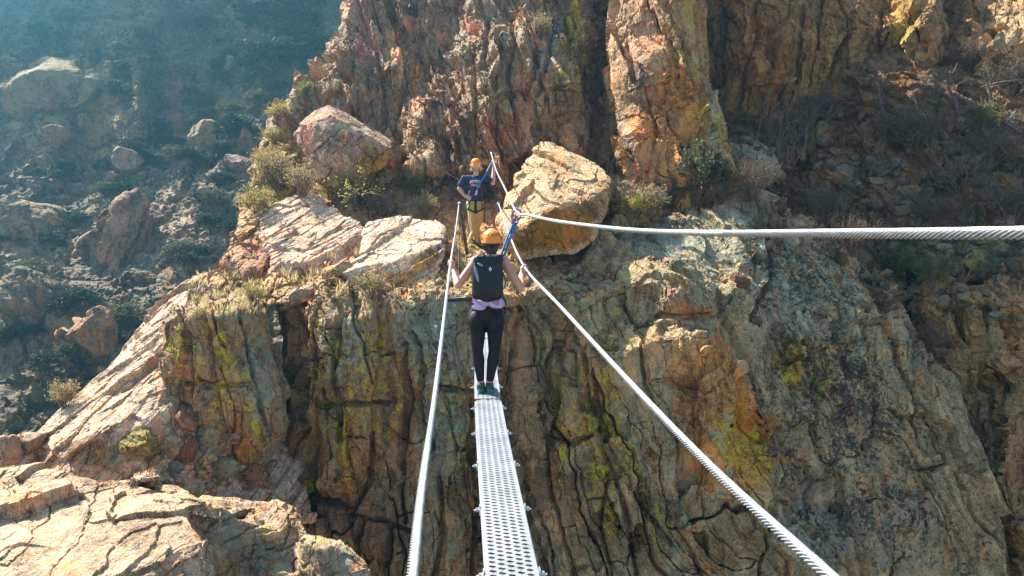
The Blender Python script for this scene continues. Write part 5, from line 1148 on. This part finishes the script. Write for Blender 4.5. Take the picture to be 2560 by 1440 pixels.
# right shaded slope
RS = [('bare_bush', 1960, 420, 190, 'large bare pale-twigged bush right of the orange pillar', 1.0), ('bare_bush', 2010, 340, 120, 'spreading bare bush against the foot of the brown cliff wall', 1.2),
      ('dry_bush', 1880, 500, 120, 'feathery purple-brown bush in front of the grey rounded boulder', .9), ('dry_bush', 2060, 560, 100, 'rounded purple-brown bush at the crest of the buttress', 1.1),
      ('dry_bush', 2130, 640, 110, 'tall reddish brush just under the overhead cable', .9), ('dry_bush', 2290, 370, 130, 'dark dense bush in the middle of the shaded slope', 1.3),
      ('bare_bush', 2400, 480, 120, 'tangled bare bush right of the middle of the shaded slope', 1.2),
      ('dry_bush', 2420, 180, 90, 'dark brown bush below the notch in the brown cliff wall', 1.1), ('dry_bush', 2530, 240, 120, 'reddish brown bush at the right edge high on the slope', 1.2),
      ('dry_bush', 2480, 420, 110, 'brown brush beside the dead branches', 1.2), ('green_bush', 2450, 330, 80, 'olive bush among the dead branches near the right edge', 1.0),
      ('dry_bush', 2350, 570, 90, 'low brown brush touching the overhead cable line', 1.4),
      ('dry_bush', 2520, 560, 110, 'dark brush above the cable at the right edge', 1.3), ('green_bush', 2240, 690, 80, 'olive leafy bush just under the overhead cable right of the buttress', 1.3),
      ('green_bush', 2330, 720, 90, 'dusty green bush above the narrow upright slabs', 1.0), ('dry_bush', 2210, 780, 90, 'brown brush along the right rim of the buttress', 1.2),
      ('dry_bush', 2320, 880, 90, 'brown brush wedged between buttress and narrow slabs', .9),
      ('dry_bush', 2040, 300, 80, 'small dark brush where the brown cliff wall meets the slope', 1.3), ('bare_bush', 2330, 250, 90, 'thin bare bush under the overhang beside the notch', 1.2), ('sagebrush', 2480, 690, 40, 'small tawny grass tuft on the slabs below the cable', .9),
      ('green_bush', 2250, 620, 60, 'sparse olive bush right above the cable beside the buttress', 1.0)]
for k, x, y, h, lab, wf in RS: plant(k, x, y, h * .85, lab, wf=wf)
# far hillside
far = [(572, 150, 36, 'green_bush'), (545, 175, 26, 'juniper'), (620, 165, 28, 'juniper'), (555, 205, 30, 'juniper'), (500, 270, 34, 'juniper'), (620, 215, 30, 'green_bush'), (520, 300, 30, 'juniper'), (580, 290, 34, 'juniper'), (640, 260, 36, 'juniper'), (560, 105, 24, 'sagebrush')]
for i, (x, y, h, k) in enumerate(far):
    plant(k, x, y, h, ['topmost', 'second', 'third', 'fourth', 'fifth', 'sixth', 'seventh', 'eighth', 'ninth', 'tenth'][sorted(range(10), key=lambda q: far[q][1]).index(i)] + ' bush down the sunlit green spur on the far hillside', 'hillside_bush', 1.3, 'bushes on the sunlit far spur', mind=26)
rg2 = random.Random(5); zones = [('among the dark growth at the top of the far hillside', 380, 860, -20, 90, 9, 45), ('beside the big tan rock face at far left', 0, 380, 20, 260, 10, 34), ('around the fallen blocks at far left', 0, 320, 330, 620, 16, 40), ('in the far gully above the scree', 330, 640, 300, 430, 13, 38), ('beside the scree chute', 380, 640, 450, 800, 16, 36), ('low on the far hillside above the bright slab', 0, 330, 700, 1000, 16, 46), ('in the dark hollow left of the cliff ridge', 640, 830, 20, 260, 12, 60)]
for z, x0, x1, y0, y1, n, h in zones:
    for i in range(n):
        k = rg2.choice(['scrub_oak', 'scrub_oak', 'scrub_oak', 'juniper'])
        plant(k, rg2.uniform(x0, x1), rg2.uniform(y0, y1), rg2.uniform(.6, 1.25) * h, 'small dark bush ' + z, 'hillside_bush', 1.4, 'dark bushes ' + z, mind=26)
# dead branches
def dead(px, py, pts, r, label):
    loc, n = hit(px, py); d = loc[1] * CP - loc[2] * SP; P = [loc + (W(px + a, py + b, d) - W(px, py, d)) + np.array([0, -c, 0]) for a, b, c in pts]
    C = catmull(P, .04)[0]; parts = [tube(C, np.linspace(r, r * .35, len(C)), 8)]
    rr = random.Random(int(px))
    for q in range(4):
        i = rr.randrange(len(C) // 3, len(C) - 2); e = C[i] + np.array([rr.uniform(-.25, .25), rr.uniform(-.2, .05), rr.uniform(.05, .35)]); parts.append(tube(catmull([C[i], (C[i] + e) / 2 + [0.03, 0, .03], e], .03)[0], r * .3, 5))
    return tag(obj('dead_branch', parts, DEADW, None, P[0]), label, 'branch')
dead(2590, 215, [(0, 0, .3), (-60, -8, .4), (-110, -5, .4), (-150, 5, .2)], .05, 'dark horizontal dead branch entering from the right edge')
dead(2390, 290, [(0, 0, .1), (-15, -40, .2), (-30, -70, .2), (-20, -110, .1)], .05, 'bleached forked dead stump in the middle of the right slope')
dead(2470, 260, [(0, 0, .1), (-8, -30, .2), (-20, -60, .25)], .035, 'upright weathered snag right of the forked stump')
dead(2210, 300, [(0, 0, .1), (-20, -50, .2), (-25, -110, .2)], .04, 'grey dead trunk leaning on the brown cliff wall')
dead(2540, 330, [(0, 0, .15), (-40, -20, .3), (-20, -50, .3)], .045, 'curled dead root at the right edge')

# ================================================================== loose stones
FB = [(325, 405, 70, 60, (.40, .33, .27), 'pale blue-topped block in the middle of the far gully', 0), (300, 600, 140, 200, (.36, .25, .18), 'large striped slab of rock leaning above the scree', 35), (215, 860, 160, 170, (.36, .24, .17), 'big pinkish boulder below the striped slab', -20),
      (135, 345, 70, 50, (.36, .24, .15), 'orange faced block with the fallen pole at far left', 10), (505, 345, 90, 70, (.36, .30, .21), 'cracked tan boulder in the middle of the far gully', 0), (615, 350, 40, 50, (.32, .25, .2), 'single upright tan boulder right of the cracked one', 0), (610, 410, 70, 40, (.30, .24, .21), 'flat grey boulder near the ledge rim', 15),
      (430, 315, 60, 60, (.36, .25, .20), 'pink boulder at the top of the gully line', 0), (575, 165, 30, 35, (.44, .40, .34), 'small pale block on the green spur', 0), (275, 455, 40, 50, (.33, .22, .18), 'reddish boulder above the striped slab', 0), (60, 560, 150, 90, (.26, .22, .16), 'broad flat outcrop low at the left edge', 10),
      (160, 230, 230, 170, (.28, .23, .14), 'broad rounded rock face at far left', 10), (90, 760, 150, 130, (.22, .19, .14), 'dim blocky outcrop at the left edge above the slab', 0), (420, 640, 40, 40, (.24, .21, .17), 'dark boulder beside the scree chute', 0), (360, 690, 60, 30, (.28, .23, .18), 'low slab at the foot of the scree chute', 10), (640, 20, 90, 60, (.30, .22, .2), 'pinkish rock band showing through the dark growth', 20)]
for i, (x, y, w_, h_, c, lab, an) in enumerate(FB):
    loc, n = hit(x, y)
    d = loc[1] * CP - loc[2] * SP
    boulder_at(x, y, w_, h_, d - .1, 300 + i, [q * .62 + e for q, e in zip(c, (.05, .045, .035))], lab, an, sub=5, mat=ROCKF, cuts=16, A=.11)
NB = [(1360, 657, 44, 36, 'small round stone wedged under the large mossy boulder', (.2, .16, .12)), (1395, 650, 30, 30, 'small dark stone right of the round wedged one', (.17, .14, .11)), (955, 515, 90, 60, 'dark angular rock in the shade behind the flat topped boulder', (.15, .13, .1)), (1010, 372, 40, 28, 'little sunlit block at the right tip of the leaning boulder', (.42, .34, .24)),
      (970, 445, 50, 35, 'reddish stone on the ledge behind the flat topped boulder', (.3, .22, .17)), (740, 740, 90, 35, 'low flat stone at the edge of the cliff above the cleft', (.36, .3, .24)), (495, 740, 40, 70, 'tilted pale flake on the rim left of the broken chunk', (.42, .36, .28)), (530, 735, 60, 30, 'sunlit flat stone behind the upright rock block', (.44, .36, .3)), (850, 680, 80, 50, 'sunlit stone filling the gap between the two pale boulders', (.38, .3, .2)),
      (460, 1060, 50, 60, 'pink edged chunk at the top of the rubble below the upright block', (.36, .22, .16)), (420, 1110, 45, 60, 'pale green-grey wedge in the rubble', (.28, .29, .22)), (470, 1130, 40, 80, 'upright dark red block in the rubble', (.2, .12, .09)), (520, 1105, 80, 110, 'biggest grey block in the rubble pile', (.26, .25, .18)), (560, 1180, 70, 70, 'squarish lichen grey block low in the rubble', (.25, .25, .19)), (610, 1120, 30, 60, 'orange tinted upright stone at the right of the rubble', (.36, .22, .13)), (430, 1180, 60, 40, 'low blue-grey stone just above the foreground outcrop', (.2, .21, .18)), (640, 1200, 60, 70, 'reddish corner block of the rubble above the foreground outcrop', (.3, .2, .14)), (70, 1120, 50, 90, 'dark upright block at the low end of the bright slab', (.2, .17, .13)), (25, 1150, 60, 110, 'pinkish block at the left edge above the foreground outcrop', (.32, .24, .18)), (340, 1100, 110, 70, 'rounded mossy bulge under the bright slab', (.25, .23, .13)),
      (2440, 660, 60, 55, 'yellowish squarish boulder under the overhead cable at right', (.28, .25, .14)), (2480, 600, 30, 20, 'small green-grey stone just below the cable', (.2, .2, .15)), (2430, 700, 34, 24, 'orange stone on the slabs at right', (.42, .22, .12)), (2345, 808, 36, 40, 'orange block at the left end of the slab ledge', (.36, .2, .12)), (2520, 790, 60, 56, 'large orange block at the right end of the slab ledge', (.34, .19, .10)), (2540, 765, 40, 26, 'plum coloured stone above the orange block', (.24, .16, .15)), (1888, 806, 30, 26, 'dull reddish stone lying in the hollow of the buttress', (.17, .125, .10)), (1710, 685, 80, 44, 'blocky knob on the upper buttress', (.26, .24, .17)), (2240, 415, 24, 24, 'small blue-grey stone in the middle of the stony patch', (.22, .25, .29)), (2080, 440, 50, 22, 'orange flake lying on the shaded slope', (.30, .19, .12)), (1620, 570, 70, 20, 'flat grey slab lying on top of the buttress', (.25, .25, .2)), (2270, 480, 40, 36, 'tan stone above the olive bush in the shaded slope', (.2, .17, .11)), (1640, 470, 40, 60, 'dark stone at the foot of the orange pillar', (.2, .16, .12))]
for i, (x, y, w_, h_, lab, c) in enumerate(NB):
    loc, n = hit(x, y); d = loc[1] * CP - loc[2] * SP
    boulder_at(x, y, w_, h_, d + .15 * w_ / FPX * d, 500 + i, c, lab, 15 * ((i * 7) % 5 - 2), sub=4, cuts=11, A=.09, masks=[('G', x, y, 60, 60, .5)] if i % 3 == 0 else [])
loc, n = hit(200, 350); dd = loc[1] * CP - loc[2] * SP - 1.0
tag(obj('fallen_pole', tube(np.array([W(165, 338, dd), W(205, 355, dd), W(238, 374, dd)]), .10, 8), DEADW, None, W(165, 338, dd)), 'pale fallen pole lying right of the orange faced block', 'pole')
def scatter(name, label, zones, seed, col, mat):
    rg = np.random.default_rng(seed); B = [rock_blob(900 + k, 1, 7, .05)[:2] for k in range(6)]; V = []; F = []; Cc = []; o = 0
    for (x0, x1, y0, y1, n, smin, smax) in zones:
        for _ in range(n):
            px, py = rg.uniform(x0, x1), rg.uniform(y0, y1); loc, nn = hit(px, py)
            if LAST[0].name.startswith('boulder') and name == 'gravel': continue
            if loc is None or (x1 <= 720 and py < 1000 and name == 'scree' and loc[1] < 25): continue
            d = np.linalg.norm(loc); s = smin * (smax / smin) ** (rg.random() ** 2.2) / FPX * d * .6
            v, f = B[rg.integers(6)]; q = Matrix.Rotation(rg.uniform(0, 6.28), 3, Vector(rg.normal(size=3)).normalized())
            v = (v * np.array([1, .8, .6]) * s) @ np.array(q).T + loc; V.append(v); F.append(f + o); o += len(v)
            Cc.append(np.tile(satc(np.array(col) * rg.uniform(.6, 1.5) * np.array([rg.uniform(.95, 1.15), 1, rg.uniform(.8, 1.05)]), 1.3), (len(v), 1)))
    V = np.concatenate(V); F = np.concatenate(F); me = mesh_from(name, V, F, mat, False); pattr(me, 'Col', np.concatenate(Cc)); pattr(me, 'Mask', np.full((len(V), 3), .1))
    return tag(link(name, me), label, 'stones', None, 'stuff')
scatter('scree', 'loose grey scree spilling down the far gully', [(330, 520, 430, 620, 420, 4, 20), (280, 560, 560, 860, 420, 3, 15), (370, 480, 300, 440, 160, 4, 20), (0, 700, 0, 1000, 240, 4, 22), (480, 640, 60, 420, 160, 5, 22)], 1, (.21, .18, .145), ROCKF)
scatter('rubble', 'loose dark rubble under the dry brush of the right slope', [(1850, 2560, 300, 700, 800, 6, 50), (2150, 2560, 600, 800, 260, 6, 36), (1850, 2500, 250, 400, 160, 6, 36)], 2, (.155, .12, .085), ROCK)
scatter('gravel', 'broken sunlit stones and straw strewn over the ledge', [(1090, 1300, 590, 745, 380, 5, 24), (700, 1120, 700, 760, 220, 5, 24), (640, 1100, 440, 560, 160, 5, 26), (1380, 1800, 470, 600, 120, 5, 24), (380, 680, 1080, 1220, 120, 8, 34)], 3, (.36, .28, .20), ROCK)
# dry grass
def grass(name, label, zones, seed, mat):
    rg = np.random.default_rng(seed); C = []; D = []; S = []
    for (x0, x1, y0, y1, n, h) in zones:
        for _ in range(n):
            loc, nn = hit(rg.uniform(x0, x1), rg.uniform(y0, y1))
            if loc is None or loc[1] > 24 or nn[2] < .25 or LAST[0].name.startswith('boulder'): continue
            m = 14; C.append(loc + rg.normal(size=(m, 3)) * .035 * np.array([1, 1, .1])); d = rg.normal(size=(m, 3)) * .45; d[:, 2] = 1; D.append(d); S.append(np.full((m, 1), h * rg.uniform(.5, 1.2) / FPX * np.linalg.norm(loc)))
    C = np.concatenate(C); D = np.concatenate(D); S = np.concatenate(S); V, F = leaves_mesh(C, D, S, .10, rg)
    return tag(link(name, mesh_from(name, V, F, mat, False)), label, 'grass', None, 'stuff')
grass('dry_grass', 'sparse straw coloured grass on the sunlit ledge', [(650, 1100, 440, 760, 240, 24), (1090, 1300, 580, 750, 130, 20), (600, 700, 400, 560, 90, 14), (480, 660, 690, 800, 70, 22)], 4, F_TAN)
grass('withered_grass', 'withered brown grass across the shaded right slope', [(1850, 2560, 260, 740, 260, 26)], 6, F_DRY)
# ================================================================== camera, light, air
cam = bpy.data.cameras.new('camera'); co = bpy.data.objects.new('camera', cam); COL.objects.link(co)
co.location = (0, 0, 0); co.rotation_euler = (R(90) - PIT, 0, 0)
cam.sensor_width = 36; cam.lens = 36 * FPX / 2560; cam.clip_end = 600; cam.clip_start = .05
SC.camera = co
w = bpy.data.worlds.new('World'); SC.world = w; w.use_nodes = True
sk = w.node_tree.nodes.new('ShaderNodeTexSky'); sk.sky_type = 'NISHITA'; sk.sun_disc = False
sk.sun_elevation = SUN_EL; sk.sun_rotation = -SUN_AZ; sk.altitude = 2000; sk.air_density = .7; sk.dust_density = 2.5; sk.ozone_density = .6
bg = w.node_tree.nodes['Background']; w.node_tree.links.new(sk.outputs[0], bg.inputs['Color']); bg.inputs['Strength'].default_value = .10
sl = bpy.data.lights.new('sun', 'SUN'); sl.energy = 5; sl.angle = R(.5); sl.color = (1, .94, .86)
so = bpy.data.objects.new('sun', sl); COL.objects.link(so)
so.rotation_euler = Vector(-SUN).to_track_quat('-Z', 'Y').to_euler(); so.location = (-20, 20, 40)
if HAZE:
    hv = np.array([(x, y, z) for z in (-19, 75) for y in (-62, 122) for x in (-152, 152)], float)
    hf_ = [(0, 2, 3, 1), (4, 5, 7, 6), (0, 1, 5, 4), (2, 6, 7, 3), (0, 4, 6, 2), (1, 3, 7, 5)]
    m = bpy.data.materials.new('canyon_haze'); m.use_nodes = True; nt = m.node_tree; nt.nodes.remove(nt.nodes['Principled BSDF'])
    pv = nt.nodes.new('ShaderNodeVolumePrincipled'); pv.inputs['Color'].default_value = (.25, .72, 1, 1); pv.inputs['Density'].default_value = HAZE; pv.inputs['Anisotropy'].default_value = .78
    nt.links.new(pv.outputs[0], nt.nodes['Material Output'].inputs['Volume'])
    tag(link('haze', mesh_from('haze', hv, hf_, m, False)), 'pale blue sunlit haze filling the canyon', 'haze', None, 'stuff')
SC.view_settings.view_transform = 'Standard'; SC.view_settings.look = 'None'; SC.view_settings.gamma = 1; SC.view_settings.use_curve_mapping = False
SC.view_settings.exposure = EXPO
SC.render.engine = 'CYCLES'; SC.cycles.use_denoising = True; SC.cycles.denoising_prefilter = 'NONE'; SC.cycles.max_bounces = 6; SC.cycles.diffuse_bounces = 3; SC.cycles.volume_bounces = 0; SC.cycles.transparent_max_bounces = 6
SC.cycles.sample_clamp_indirect = 4
